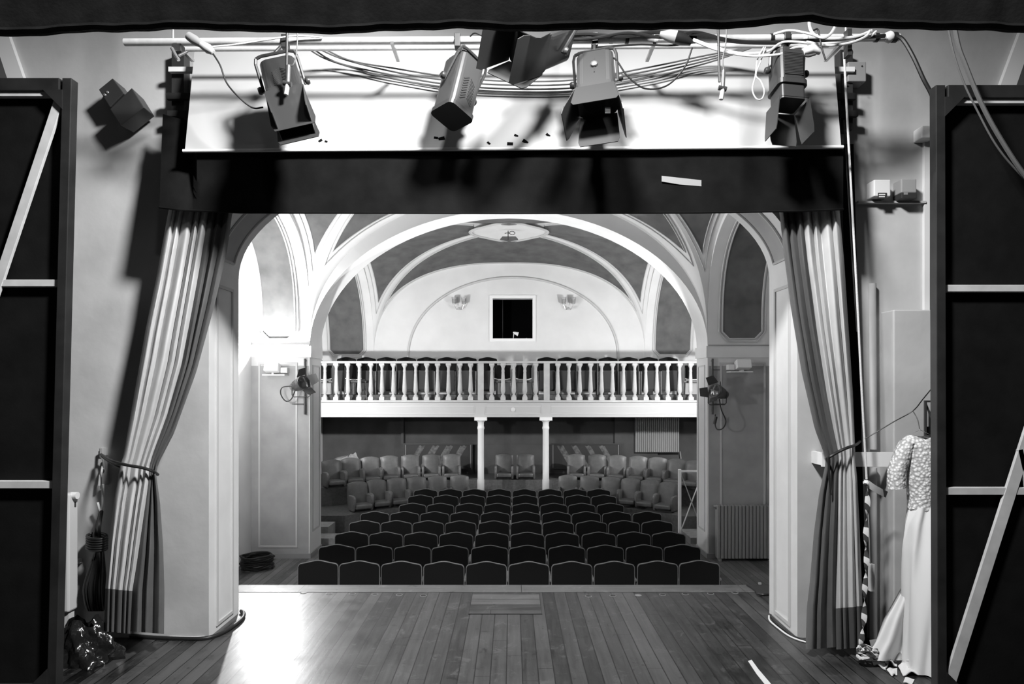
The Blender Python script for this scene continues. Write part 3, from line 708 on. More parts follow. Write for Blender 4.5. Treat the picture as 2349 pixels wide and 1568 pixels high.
# pale crumpled papers on the rear wall ledge, left
for k, (pts, w) in enumerate(((((765, 1052), (793, 1041), (796, 1055), (780, 1057)), 'left'), (((797, 1054), (797, 1043), (812, 1038), (826, 1051)), 'right'))):
    d = 15.95
    m = MB(); q = [P(x, y + 2, d) for x, y in pts]
    m.grid(lambda u, v: tuple((q[0] * (1 - u) * (1 - v) + q[1] * (1 - u) * v + q[2] * u * v + q[3] * u * (1 - v)) + Vector((0, 0.28 * (v - .5) + 0.04 * math.sin(7 * u + k), 0.015 * math.sin(9 * u + 5 * v)))), 8, 8)
    tag(m.build('cloth_bundle', M['radiator'], solid=0.02), 'pale folded cloth draped over the leftmost rear seats, %s of two' % w, 'cloth', 'pale cloths on rear seats')
# white gate beside the right pier
d = 13.4
g = thing('metal_gate', 'white metal gate with crossed wires beside the right pier', 'gate', (X(1580, d), d, FLOOR_A))
xa, xb, zt_, z0 = X(1559, d), X(1606, d), Z(1078, d), FLOOR_A + .12
MB().box(xa - .03, xa + .03, d - .03, d + .03, FLOOR_A, zt_ + .02).build('post', M['white'], g, bevel=.006)
MB().box(xb + .05, xb + .11, d - .03, d + .03, FLOOR_A, zt_ + .02).build('post', M['white'], g, bevel=.006)
MB().box(xa, xb + .06, d - .015, d + .015, zt_ - .035, zt_).build('top_rail', M['white'], g)
MB().tube([(xa + .02, d, zt_ - .05), (xb + .06, d, z0 + .02)], 0.011, 6).build('cross_wire', M['plastic_grey'], g)
MB().tube([(xa + .02, d + .02, z0 + .02), (xb + .06, d + .02, zt_ - .05)], 0.013, 6).build('cross_wire', M['white'], g)

# radiator in the right niche
def radiator(name, label, x0, x1, y0, y1, z0, z1, n, m_, knob_px=None):
    t = thing(name, label, 'radiator', ((x0 + x1) / 2, (y0 + y1) / 2, z0))
    w = (x1 - x0) / n
    for i in range(n):
        mb = MB(); xx = x0 + (i + .5) * w; mb.box(xx - w * .43, xx + w * .43, y0, y1, z0 + .05, z1); mb.build('section', m_, t, bevel=min(.018, w * .2))
    MB().tube([(x0 - .02, (y0 + y1) / 2, z1 - .06), (x1 + .02, (y0 + y1) / 2, z1 - .06)], .022, 8).build('header_pipe', m_, t)
    for xx in (x0 + w, x1 - w): MB().box(xx - .02, xx + .02, y0 + .02, y1 - .02, z0, z0 + .06).build('foot', m_, t)
    return t
rd = radiator('radiator', 'grey column radiator against the wall right of the arch', X(1642, 11.75), X(1772, 11.75), 11.66, 11.82, FLOOR_A, Z(1158, 11.7), 16, M['radiator'])
MB().tube([P(1636, 1161, 11.74), P(1648, 1161, 11.74)], 0.03, 8).build('valve', M['steel'], rd)

# coil of cable on the hall floor, left
def coil(name, label, c, r, rad, turns, m_, cat='cable', tilt=0.0, dz=0.022, jitter=0.03, sq=1.0):
    pts = []
    n = int(turns * 20)
    for i in range(n + 1):
        a = 2 * PI * i / 20; k = 1 + jitter * math.sin(i * 1.7) + jitter * math.sin(i * 0.37)
        pts.append((c[0] + r * k * math.cos(a), c[1] + r * sq * k * math.sin(a), c[2] + rad + dz * i / 20 + 0.006 * math.sin(i)))
    mb = MB(); mb.tube(pts, rad, 7)
    return tag(mb.build(name, m_), label, cat)
coil('cable_coil', 'coil of black cable lying on the hall floor below the left niche wall', (X(590, 11.2), 11.2, FLOOR_A), 0.25, 0.019, 9, M['black_rubber'], dz=0.025, jitter=0.05)

# ------------------------------------------------------------------ wall fixtures in the hall
def flood(px, py, d, s, label, on):
    c = P(px, py, d)
    t = thing('wall_floodlight', label, 'floodlight', (c.x, d, c.z - 0.12))
    mx = Matrix.Translation(c) @ Matrix.Rotation(-0.30, 4, 'X')
    m = MB(); m.box(-0.13, 0.13, -0.11, 0.05, -0.075, 0.085, mx); m.build('housing', M['plastic'], t, bevel=0.015)
    m = MB(); m.box(-0.115, 0.115, -0.08, 0.035, 0.083, 0.09, mx); m.build('glass', mat('flood_glass_lit' if on else 'flood_glass', 0.7, 0.2, emit=6.0) if on else M['lens'], t)
    m = MB(); m.box(c.x - s * 0.2 - .06, c.x - s * 0.2 + .06, d - 0.02, 11.9, c.z - .08, c.z + .02); m.build('ballast_box', M['plastic'], t, bevel=0.01)
    m = MB(); m.box(c.x - 0.2 - s * .05, c.x + 0.2 - s * .05, d - 0.12, 11.9, c.z - 0.125, c.z - 0.105); m.build('shelf', M['plastic'], t)
    MB().box(c.x - .02, c.x + .02, d - .02, 11.9, c.z - .11, c.z - .05).build('bracket', M['plastic'], t)
flood(626, 845, 11.78, -1, 'white wall floodlight lit on a small shelf above the left niche panel', True)
flood(1703, 838, 11.78, 1, 'white wall floodlight switched off on a small shelf right of the arch', False)

def pier_spot(px, py, label, s, bulb):
    d = 11.55; c = P(px, py, d)
    t = thing('spotlight', label, 'spotlight', (c.x, 11.88, c.z - 0.55))
    xp = c.x + (-0.02 if s < 0 else 0.0)
    MB().tube([(xp, 11.84, Z(822, 11.84)), (xp, 11.84, Z(950, 11.84))], 0.02, 8).build('bracket_pole', M['black_metal'], t)
    m = MB()
    for yy in (827, 862, 930): m.tube([(xp, 11.84, Z(yy, 11.84)), (xp, 11.9, Z(yy, 11.84))], 0.012, 6)
    m.tube([(xp, 11.83, Z(848, 11.84)), (xp + s * 0.12, 11.80, Z(848, 11.84))], .008, 6); m.tube([(xp, 11.83, Z(926, 11.84)), (xp + s * 0.22, 11.80, Z(926, 11.84))], .008, 6)
    m.tube([(xp, 11.84, c.z), (xp, d + .05, c.z)], 0.016, 6)
    m.build('wall_arm', M['black_metal'], t)
    mx = Matrix.Translation(c) @ Matrix.Rotation(-s * math.radians(52), 4, 'Z') @ Matrix.Rotation(math.radians(-14), 4, 'X') @ Matrix.Rotation(PI / 2, 4, 'X')
    MB().lathe([(0.085, -0.16), (0.10, -0.14), (0.115, -0.02), (0.125, 0.02), (0.125, 0.10), (0.10, 0.101)], (0, 0, 0), 18, mx).build('body', M['black_metal'], t)
    MB().lathe([(0.05, -0.26), (0.075, -0.24), (0.08, -0.16)], (0, 0, 0), 14, mx).build('rear_cap', M['steel'] if bulb else M['black_metal'], t)
    MB().lathe([(0.098, 0.09), (0.098, 0.104), (0.03, 0.125)], (0, 0, 0), 18, mx).build('lens', M['lens'], t)
    for k in range(4):
        a = k * PI / 2 + .3
        q = mx @ Matrix.Rotation(a, 4, 'Z') @ Matrix.Translation((0.125, 0, 0.10)) @ Matrix.Rotation(math.radians(38 + 10 * (k % 2)), 4, 'Y')
        m = MB(); m.prism([(-0.10, 0), (0.10, 0), (0.075, 0.15), (-0.075, 0.15)], 'x', -0.002, 0.002, q); m.build('barn_door', M['black_metal'], t)
    m = MB(); m.tube([(c.x - .16, d, c.z), (c.x - .16, d + .02, c.z - .20), (c.x - .13, d + .02, c.z - .23), (c.x + .13, d + .02, c.z - .23), (c.x + .16, d + .02, c.z - .20), (c.x + .16, d, c.z)], 0.009, 6); m.build('yoke', M['black_metal'], t)
    if s < 0: pts = [P(672, 885, 11.6), P(648, 888, 11.6), P(644, 903, 11.6), P(655, 919, 11.6), P(668, 915, 11.6), P(677, 895, 11.6)]
    else: pts = [P(1650, 915, 11.6), P(1655, 940, 11.6), P(1665, 965, 11.6), P(1658, 982, 11.6), P(1645, 984, 11.65), P(1640, 970, 11.7), P(1641, 950, 11.75)]
    MB().tube(spline(pts), 0.011, 6).build('cable', M['black_rubber'], t)
    if s > 0: MB().tube([P(1639, 972, 11.72), P(1643, 955, 11.72)], .028, 8).build('plug', M['black_rubber'], t)
pier_spot(690, 880, 'black round spotlight with barn doors on the left pier of the arch', -1, True)
pier_spot(1646, 898, 'black spotlight silhouetted on the right pier of the arch', 1, False)

# sconces on the back wall
for px, w in ((1053, 'left'), (1304, 'right')):
    d = BW - 0.14; c = P(px, 708, d)
    t = thing('wall_sconce', 'twin-glass wall sconce %s of the booth window' % w, 'wall lamp', (c.x, BW - .02, c.z - .08))
    MB().lathe([(0.03, -.03), (0.05, -.02), (0.05, .02), (0.02, .04)], (c.x, d, c.z), 12).build('hub', M['chrome'], t)
    MB().tube([c, (c.x, BW, c.z)], .02, 8).build('wall_mount', M['chrome'], t)
    for s in (-1, 1):
        b = P(px + s * 11, 696, d)
        MB().tube(spline([c, c + Vector((s * .07, 0, -.01)), Vector((b.x, d, b.z - .03))]), .007, 6).build('arm', M['chrome'], t)
        m = MB(); m.lathe([(0.035, -0.02), (0.055, 0.0), (0.07, 0.16), (0.075, 0.165), (0.066, 0.16), (0.05, 0.005)], (b.x, d, b.z), 14); m.build('glass_shade', M['glass'], t)
# hook in the medallion
c = Vector((bcx - .02, bcy - .05, zc - .09))
m = MB(); m.tube(spline([c, c + Vector((0, 0, -.16)), c + Vector((0, 0, -.22))]), .012, 6); m.tube(spline([c + Vector((0, 0, -.05)), c + Vector((.09, 0, -.01)), c + Vector((.16, 0, -.05)), c + Vector((.1, 0, -.09)), c + Vector((.0, 0, -.05)), c + Vector((-.08, 0, -.06))]), .008, 6)
tag(m.build('ceiling_hook', M['black_metal']), 'small dark hook hanging from the ceiling medallion', 'hook')
# desk lamp in the booth
d = BW + 0.32
t = thing('desk_lamp', 'small white desk lamp standing in the dark booth window', 'lamp', P(1177, 778, d))
MB().lathe([(.05, 0), (.05, .015), (.01, .02)], P(1177, 781, d), 14).build('base', M['white'], t)
MB().tube([P(1177, 779, d), P(1179, 763, d)], .012, 6).build('stem', M['white'], t)
a, b = P(1177, 762, d), P(1189, 766, d)
MB().tube([a, a + (b - a) * .3, b], [.02, .035, .06], 12).build('shade', M['white'], t)
m = MB()
for px, py, r in ((1204, 775, .022), (1208, 774.5, .03), (1211, 775.5, .02)): m.lathe([(r, 0), (r * 1.1, r), (r * .4, r * 1.8)], P(px, py + 4.5, BW + .3), 10)
tag(m.build('equipment', M['chrome']), 'small shiny equipment on the sill beside the booth lamp', 'equipment')

# ------------------------------------------------------------------ stage: masking cloths and board over the opening
d = 1.7
edge = [(-2300, 80), (-1500, 72), (-800, 86), (-300, 84), (0, 78), (120, 76), (300, 68), (430, 62), (520, 66), (620, 72), (760, 72), (900, 68), (1060, 62), (1130, 66), (1300, 66), (1500, 63), (1700, 60), (1800, 52), (1855, 46), (1930, 56), (2050, 63), (2349, 69), (2650, 70), (3400, 62), (4650, 76)]
def border_pt(u, v):
    px = -2300 + 6950 * u; zb_ = Z(interp(edge, px), d)
    fold = 0.010 * math.sin(px / 37.0) + 0.010 * math.sin(px / 61.0 + 1) + 0.005 * math.sin(px / 13.0)
    return (X(px, d), d + fold * (0.35 + 0.65 * v) * (0.6 + 0.5 * math.sin(px / 210.0) ** 2), zb_ + 1.9 * v)
bo = thing('border_curtain', 'black border curtain hanging across the top, nearest of all', 'curtain', (0, d, H + 0.85))
MB().grid(lambda u, v: border_pt(u, v ** 3), 600, 30).build('cloth', M['border'], bo, solid=0.006)
MB().tube([(p[0], p[1] - .006, p[2] + .004) for p in [border_pt(i / 500, 0) for i in range(501)]], 0.011, 6).build('hem', M['border'], bo)
MB().tube([(-3.95, d, H + 2.8), (3.95, d, H + 2.8)], .03, 8).build('batten_pipe', M['black_metal'], bo)

# white board tilted above the opening
bt, bb = 5.22, 4.95
q = [P(447, 108, bt), P(1911, 112, bt), P(1930, 338, bb), P(424, 346, bb)]
wb = thing('white_board', 'long white board tilted above the stage opening, behind the lamps', 'board', (0, 5.3, Z(345, bb)))
m = MB()
nrm = (q[1] - q[0]).cross(q[3] - q[0]).normalized() * 0.02
if nrm.y < 0: nrm = -nrm
m.add([*q, *[p + nrm for p in q]], [(0, 1, 2, 3), (7, 6, 5, 4), (0, 4, 5, 1), (1, 5, 6, 2), (2, 6, 7, 3), (3, 7, 4, 0)])
m.build('panel', M['board'], wb)
MB().tube([P(420, 346, bb - .01), P(1934, 337, bb - .01)], 0.014, 8).build('bottom_batten', M['white'], wb)
# little scraps stuck to the lower edge of the board
def on_board(px, py):
    v = (py - 110) / 232.0; dd = bt + (bb - bt) * v; return P(px, py, dd - 0.006)
scr = [(735, 322, 8), (748, 324, 6), (1000, 316, 9), (1013, 318, 14), (1121, 328, 8), (1170, 330, 13), (1184, 311, 9), (1205, 325, 13), (1257, 310, 10), (1295, 245, 6)]
for i, (px, py, s) in enumerate(scr):
    a = random.uniform(-.8, .8); c = on_board(px, py); k = s * 5.2 / F / 2
    u = Vector((math.cos(a), 0, math.sin(a))) * k; w = Vector((-math.sin(a), -.12, math.cos(a))) * k * .55
    m = MB(); m.add([c - u - w, c + u - w, c + u + w, c - u + w, *[p + Vector((0, .004, 0)) for p in (c - u - w, c + u - w, c + u + w, c - u + w)]], [(0, 1, 2, 3), (7, 6, 5, 4), (0, 4, 5, 1), (1, 5, 6, 2), (2, 6, 7, 3), (3, 7, 4, 0)])
    tag(m.build('tape_scrap', M['black_cloth']), 'small dark tape scrap on the white board, %s' % place_words(i, len(scr)), 'tape', 'dark scraps on the white board')

# black valance
d = 4.99
vtop = [(360, 262), (440, 300), (445, 330), (1900, 330), (1945, 322)]
def val_pt(u, v):
    px = 366 + (1934 - 366) * u
    bot = interp([(366, 476), (420, 482), (560, 488), (1170, 489), (1600, 488), (1840, 484), (1934, 480)], px)
    top = interp([(366, 262), (432, 280), (446, 325), (1900, 325), (1934, 318)], px)
    py = top + (bot - top) * v
    px2 = px + (8 if u < .05 else 0) * (1 - v)
    sp = 0.006 * math.sin(px / 29) + 0.008 * math.sin(px / 71)
    back = 0.24 * (1 - v) * max(0.0, min(1.0, (450 - px) / 6.0))
    return tuple(P(px2, py, d + back + sp * v + (0.02 * math.sin(px / 17) if px < 440 else 0)))
va = thing('valance', 'black cloth valance across the top of the stage opening', 'curtain', (0, d, Z(489, d)))
MB().grid(val_pt, 200, 12).build('cloth', M['black_cloth'], va, solid=0.006)
MB().tube([Vector(val_pt(i / 100, 1)) + Vector((0, -.004, 0)) for i in range(101)], .008, 6).build('hem', M['black_cloth'], va)
c = [P(1518, 403, d - .012), P(1609, 413, d - .012), P(1609, 427, d - .012), P(1560, 423, d - .012), P(1518, 416, d - .012)]
m = MB(); m.add([*c, *[p + Vector((0, .006, 0)) for p in c]], [(0, 1, 2, 3, 4), (9, 8, 7, 6, 5), (0, 5, 6, 1), (1, 6, 7, 2), (2, 7, 8, 3), (3, 8, 9, 4), (4, 9, 5, 0)])
tag(m.build('tape_strip', M['plastic_grey']), 'pale strip of tape stuck on the black valance', 'tape')

# battens sticking out behind the board
def batten_bar(px0, px1, py, h, m_, label, dd=5.36):
    tag(MB().box(X(px0, dd), X(px1, dd), dd - .02, dd + .02, Z(py + h / 2, dd), Z(py - h / 2, dd)).build('batten', m_), label, 'batten')
batten_bar(389, 1958, 165 - 4, 11, M['white'], 'white batten with its ends sticking out behind the white board')
batten_bar(384, 1962, 222, 14, M['flat_frame'], 'upper of two black battens behind the white board')
batten_bar(386, 1966, 262, 13, M['flat_frame'], 'lower of two black battens behind the white board')
for px, w in ((412, 'left'), (1938, 'right')):
    tag(MB().box(X(px - 14, 5.43), X(px + 14, 5.43), 5.40, 5.5, Z(300, 5.43), Z(118, 5.43)).build('mounting_board', M['grey_metal']), 'dark upright mounting board at the %s end of the white board' % w, 'board')

# ------------------------------------------------------------------ house curtains
def curtain(name, label, dep, tabL, tabB, tabR, ytop, ytie, ybot, hemy, nf, sides, wobble):
    """two joined cloth panels; sides: which panel is the pale one"""
    t = thing(name, label, 'curtain', (X((tabL[-1][1] + tabR[-1][1]) / 2, dep), dep, Z(ybot, dep)))
    def sheet(ta, tb, n, phase, amp, sgn):
        def f(u, py):
            a, b = interp(ta, py), interp(tb, py)
            k = abs(py - ytie) / 200.0; am = amp * (0.55 + 0.45 * min(1, k))
            uw = u + 0.045 * math.sin(2 * PI * u * 1.5 + n) * math.sin(PI * u); ph = (uw * n + phase) * PI
            fold = abs(math.sin(ph)) ** 0.62
            uu = u + 0.10 / n * math.sin(2 * ph)
            tilt = wobble * (u - 0.5)
            return P(a + (b - a) * uu, py + tilt * 30, dep + 0.05 - am * fold + 0.02 * math.sin(py / 90 + u * 5))
        return f
    fa = sheet(tabL, tabB, nf[0], 0.0, 0.075, 1); fb = sheet(tabB, tabR, nf[1], 0.0, 0.075, 1)
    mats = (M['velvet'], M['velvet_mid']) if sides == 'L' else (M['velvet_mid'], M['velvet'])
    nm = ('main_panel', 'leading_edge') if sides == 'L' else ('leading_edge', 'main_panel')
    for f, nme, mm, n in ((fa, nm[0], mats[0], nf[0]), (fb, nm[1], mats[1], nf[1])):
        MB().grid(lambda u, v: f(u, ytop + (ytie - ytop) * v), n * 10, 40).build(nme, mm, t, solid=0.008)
        hy = hemy if nme == 'main_panel' else ybot
        o = MB().grid(lambda u, v: f(u, ytie + (hy - ytie) * v), n * 10, 40).build('lower_' + nme, mm, t, solid=0.008)
        if nme == 'main_panel':
            MB().grid(lambda u, v: f(u, hy + (ybot - hy) * v), n * 10, 12).build('hem_band', M['velvet_hem'], t, solid=0.009)
    # tie cord
    return t, fa, fb
tL = [(470, 392), (490, 387), (640, 360), (760, 335), (960, 300), (1050, 284), (1068, 278), (1150, 263), (1250, 251), (1350, 243), (1460, 240)]
tB = [(470, 482), (490, 478), (700, 442), (830, 420), (950, 386), (1045, 350), (1068, 343), (1100, 341), (1200, 326), (1300, 312), (1350, 304), (1460, 300)]
tR = [(470, 534), (490, 531), (570, 520), (700, 490), (850, 449), (990, 398), (1060, 362), (1085, 357), (1150, 366), (1250, 373), (1350, 376), (1460, 375)]
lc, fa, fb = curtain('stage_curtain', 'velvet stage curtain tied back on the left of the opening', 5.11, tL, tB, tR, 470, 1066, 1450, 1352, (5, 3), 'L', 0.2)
m = MB(); m.tube(spline([P(232, 1042, 5.40), P(255, 1056, 5.14), P(290, 1066, 5.06), P(325, 1072, 5.06), P(350, 1080, 5.08), P(362, 1088, 5.18)]), .012, 7); m.tube(spline([P(232, 1046, 5.41), P(262, 1066, 5.27), P(285, 1075, 5.22)]), .008, 6)
m.build('tie_cord', M['black_rubber'], lc)
tL = [(470, 1786), (490, 1790), (560, 1797), (700, 1815), (850, 1840), (980, 1870), (1040, 1893), (1060, 1895), (1130, 1880), (1220, 1868), (1330, 1859), (1390, 1852), (1490, 1849)]
tB = [(470, 1838), (490, 1840), (600, 1851), (750, 1872), (900, 1897), (990, 1914), (1035, 1923), (1060, 1924), (1100, 1922), (1200, 1920), (1300, 1918), (1400, 1918), (1490, 1920)]
tR = [(470, 1922), (490, 1925), (600, 1935), (750, 1945), (900, 1955), (1020, 1960), (1060, 1961), (1100, 1965), (1200, 1970), (1350, 1976), (1490, 1980)]
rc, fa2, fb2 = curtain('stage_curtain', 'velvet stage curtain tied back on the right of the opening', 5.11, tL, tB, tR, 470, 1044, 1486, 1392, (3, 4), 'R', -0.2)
m = MB(); m.tube(spline([P(1895, 1052, 5.2), P(1900, 1049, 5.06), P(1925, 1035, 5.05), P(1945, 1026, 5.06), P(1962, 1020, 5.15), P(1972, 1012, 5.40)]), .012, 7); m.tube(spline([P(1900, 1050, 5.05), P(1902, 1090, 5.06), P(1906, 1135, 5.07)]), .008, 6)
m.build('tie_cord', M['black_rubber'], rc)
# black side masking by the right curtain
m = MB(); m.prism([(X(1930, 5.4), Z(330, 5.4)), (X(1958, 5.4), Z(330, 5.4)), (X(1990, 5.4), Z(1480, 5.4)), (X(1955, 5.4), Z(1480, 5.4))], 'y', 5.40, 5.44)
tag(m.build('masking_strip', M['black_cloth']), 'narrow black masking strip hanging beside the right curtain', 'curtain')

# ------------------------------------------------------------------ lighting bar
PD = 4.7
bar = thing('lighting_bar', 'horizontal galvanised double pipe carrying the stage lamps', 'pipe', (0, PD, Z(97, PD)))
MB().tube([P(286, 97, PD), P(2062, 86, PD)], 0.026, 14).build('pipe', M['pipe'], bar)
MB().tube([P(415, 113, PD + .22), P(1900, 104, PD + .22)], 0.018, 12).build('rear_pipe', M['pipe'], bar)
m = MB()
for px in (405, 900, 1500, 1930): m.box(X(px, PD) - .012, X(px, PD) + .012, PD - .02, PD + .24, Z(104, PD), Z(98, PD))
m.build('cross_link', M['steel'], bar)
for px in (397, 1246, 1940): MB().tube([P(px, 97, PD), (X(px, PD), PD, 5.6)], .008, 6).build('suspension_rod', M['steel'], bar)
for px in (1300, 1402, 1438, 1505, 1585, 1592, 1770, 1845, 2010): 
    a, b = P(px - 4, 97 - (px - 286) * .0062, PD), P(px + 4, 97 - (px - 286) * .0062, PD); MB().tube([a, b], .031, 10).build('tape_band', M['white'] if px in (1300, 1402, 1505, 1845) else M['black_rubber'], bar)

def stage_lamp(name, label, px, py, dd, tilt, roll, yaw, W, D, L, doors=None, hook_px=None, vents='chevron', snoot=0.0, body=None, lens=True):
    body = body or M['grey_metal']
    c = P(px, py, dd)
    t = thing(name, label, 'stage light', (c.x, dd, c.z))
    Ryaw = Matrix.Rotation(math.radians(yaw), 4, 'Z'); Rroll = Matrix.Rotation(math.radians(roll), 4, 'Y')
    T = Matrix.Translation(c)
    mx = T @ Rroll @ Ryaw @ Matrix.Rotation(math.radians(-tilt), 4, 'X')      # beam along -Z, cover normal -Y
    def rr(w, h, r, n=4):
        pts = []
        for sx, sy, a0 in ((1, 1, 0), (-1, 1, 90), (-1, -1, 180), (1, -1, 270)):
            for k in range(n + 1):
                a = math.radians(a0 + 90 * k / n); pts.append((sx * (w / 2 - r) + r * math.cos(a), sy * (h / 2 - r) + r * math.sin(a)))
        return pts
    m = MB(); m.prism(rr(W, D, .045), 'z', -L / 2, L / 2, mx); ob = m.build('body', body, t, bevel=.006)
    m = MB(); m.prism(rr(W + .012, D + .012, .04), 'z', -L / 2 - .035, -L / 2, mx); m.build('front_frame', M['black_metal'], t)
    m = MB(); m.prism(rr(W * .9, D * .9, .04), 'z', L / 2, L / 2 + .02, mx); m.build('rear_frame', M['black_metal'], t)
    if lens: MB().lathe([(min(W, D) * .40, -.006), (min(W, D) * .40, 0.0), (min(W, D) * .2, .0)], (0, 0, -L / 2 - .04), 20, mx).build('lens', M['lens'], t)
    m = MB()
    if vents == 'chevron':
        for i in range(9):
            z = L * .05 - i * .021
            for s in (-1, 1):
                q = mx @ Matrix.Translation((s * .03, -D / 2 - .002, z)) @ Matrix.Rotation(s * .75, 4, 'Y'); m.box(-.028, .028, -.002, .003, -.0035, .0035, q)
    elif vents == 'louvre':
        for i in range(15):
            z = L * .36 - i * L * .72 / 14; m.box(-W * .33, W * .33, -D / 2 - .006, -D / 2 + .003, z - .005, z + .003, mx)
    else:
        m.box(-W * .30, W * .30, -D / 2 - .003, -D / 2 + .003, -L / 2, L / 2, mx); m.box(-.004, .004, -D / 2 - .008, -D / 2, -L * .2, L * .25, mx)
    m.build('vent_slots' if vents != 'rail' else 'cover_plate', M['black_metal'], t)
    if vents == 'rail': MB().lathe([(.02, 0), (.025, .02), (.012, .03)], (0, 0, 0), 8, mx @ Matrix.Translation((0, -D / 2, .01)) @ Matrix.Rotation(PI / 2, 4, 'X')).build('focus_knob', M['steel'], t)
    if snoot:
        m = MB(); m.prism(rr(W * .86, D * .9, .02), 'z', -L / 2 - .035 - snoot, -L / 2 - .03, mx); m.build('colour_frame', M['black_metal'], t)
    for k, (ang, ln, flare) in enumerate(doors or []):
        w = (W if k % 2 == 0 else D); off = (D if k % 2 == 0 else W) / 2
        q = mx @ Matrix.Rotation([0, PI / 2, PI, -PI / 2][k], 4, 'Z') @ Matrix.Translation((0, -off - .006, -L / 2 - .035 - snoot)) @ Matrix.Rotation(-math.radians(ang), 4, 'X')
        m = MB(); h = w / 2; m.prism([(-h, 0), (h, 0), (h * flare, -ln * .85), (h * flare * .9, -ln), (-h * flare * .9, -ln), (-h * flare, -ln * .85)], 'y', -.0025, .0025, q)
        m.build('barn_door', M['black_metal'] if k != 0 else M['grey_metal'], t)
    # yoke and clamp
    yx = T @ Rroll @ Ryaw
    hw = W / 2 + .022; top = L * .5 + .05
    m = MB(); pts = [yx @ Vector(p) for p in ((-hw, 0, -.02), (-hw, 0, top - .05), (-hw + .012, 0, top - .012), (-hw + .05, 0, top), (hw - .05, 0, top), (hw - .012, 0, top - .012), (hw, 0, top - .05), (hw, 0, -.02))]
    for a, b in zip(pts, pts[1:]): m.tube([a, b], .011, 6)
    m.build('yoke', M['black_metal'], t)
    for s in (-1, 1):
        MB().lathe([(.024, 0), (.028, .012), (.02, .028)], (0, 0, 0), 10, yx @ Matrix.Translation((s * (hw + .008), 0, 0)) @ Matrix.Rotation(s * PI / 2, 4, 'Y')).build('knob', M['black_metal'], t)
    hp = hook_px or px
    ct = yx @ Vector((0, 0, top)); pt = P(hp, 97 - (hp - 286) * .0062, PD)
    m = MB(); m.tube([ct, pt + (ct - pt) * .35], .012, 8); m.box(pt.x - .022, pt.x + .022, pt.y - .036, pt.y + .034, pt.z - .06, pt.z + .036); m.build('hook_clamp', M['black_metal'], t, bevel=.004)
    return t, mx
stage_lamp('stage_lamp', 'dark stage lamp with chevron vents, leftmost on the lighting bar', 652, 197, 4.64, 33, -17, 9, .25, .22, .38, [(-26, .30, 1.2), (-4, .26, 1.15), (-3, .30, 1.15), (-4, .26, 1.15)], 655)
stage_lamp('stage_lamp', 'grey stage lamp without barn doors, hanging second from the left', 1052, 204, 4.66, 24, 27, 42, .22, .22, .42, None, 1050, lens=False, body=mat('worn_grey_enamel', .09, .32, .5, metal=.5))
stage_lamp('stage_lamp', 'stage lamp with wide open barn doors, cut by the black border in the middle', 1250, 96, 4.5, 44, 31, -14, .26, .26, .36, [(2, .22, 1.2), (-10, .34, 1.15), (6, .26, 1.15), (8, .33, 1.2)], 1246, vents='rail')
stage_lamp('stage_lamp', 'stage lamp with white paper squares on its cover and open barn doors', 1368, 187, 4.64, 30, -4, -13, .26, .24, .34, [(4, .19, 1.22), (10, .28, 1.1), (-4, .32, 1.1), (22, .24, 1.05)], 1364, vents='rail', body=mat('ribbed_grey_enamel', .08, .35, .5, metal=.4))
stage_lamp('stage_lamp', 'small stage lamp with a louvred back, rightmost on the lighting bar', 1804, 166, 4.66, 10, 3, 4, .20, .20, .23, [(2, .0001, 1), (8, .24, .9), (-8, .27, .95), (6, .24, .9)], 1803, vents='louvre', snoot=.11)
for (x, y, w) in ((1367, 193, 'upper'), (1394, 253, 'lower')):
    c = P(x, y, 4.485 if w == 'upper' else 4.39); tag(MB().box(c.x - .018, c.x + .018, c.y - .004, c.y, c.z - .02, c.z + .02).build('paper_label', M['paper']), '%s small white paper square on the fourth stage lamp' % w, 'label')
# hanging microphones
def mic(px0, py0, px1, py1, dd, label):
    t = thing('hanging_microphone', label, 'microphone', P(px1, py1, dd))
    MB().tube([P(px0, py0 - 140, dd), P(px1 + (px0 - px1) * .35, py1 - 40, dd)], .009, 8).build('rod', M['black_metal'], t)
    b = P(px1, py1, dd); a = P(px1 + 6, py1 - 36, dd)
    MB().tube([a + (b - a) * .35, b], .0145, 10).build('capsule', M['plastic'], t)
    MB().tube([a + Vector((0, 0, .09)), a + (b - a) * .3], .013, 10).build('body', M['steel'], t)
    MB().tube([a + (b - a) * .25 - Vector((.03, 0, 0)), a + (b - a) * .35 + Vector((.025, 0, 0))], .017, 8).build('clip', M['black_metal'], t)
    MB().tube(spline([P(px0 + 22, py0 - 120, dd), P(px0 + 22, py0 + 20, dd), P(px0 + 14, py0 + 70, dd), a + Vector((0, 0, .09))]), .0045, 6).build('cable', M['grey_rubber'], t)
mic(660, 75, 656, 217, 4.35, 'hanging white-tipped microphone on a rod in front of the leftmost lamp')
mic(1644, 65, 1654, 228, 4.45, 'hanging white-tipped microphone on a rod left of the rightmost lamp')

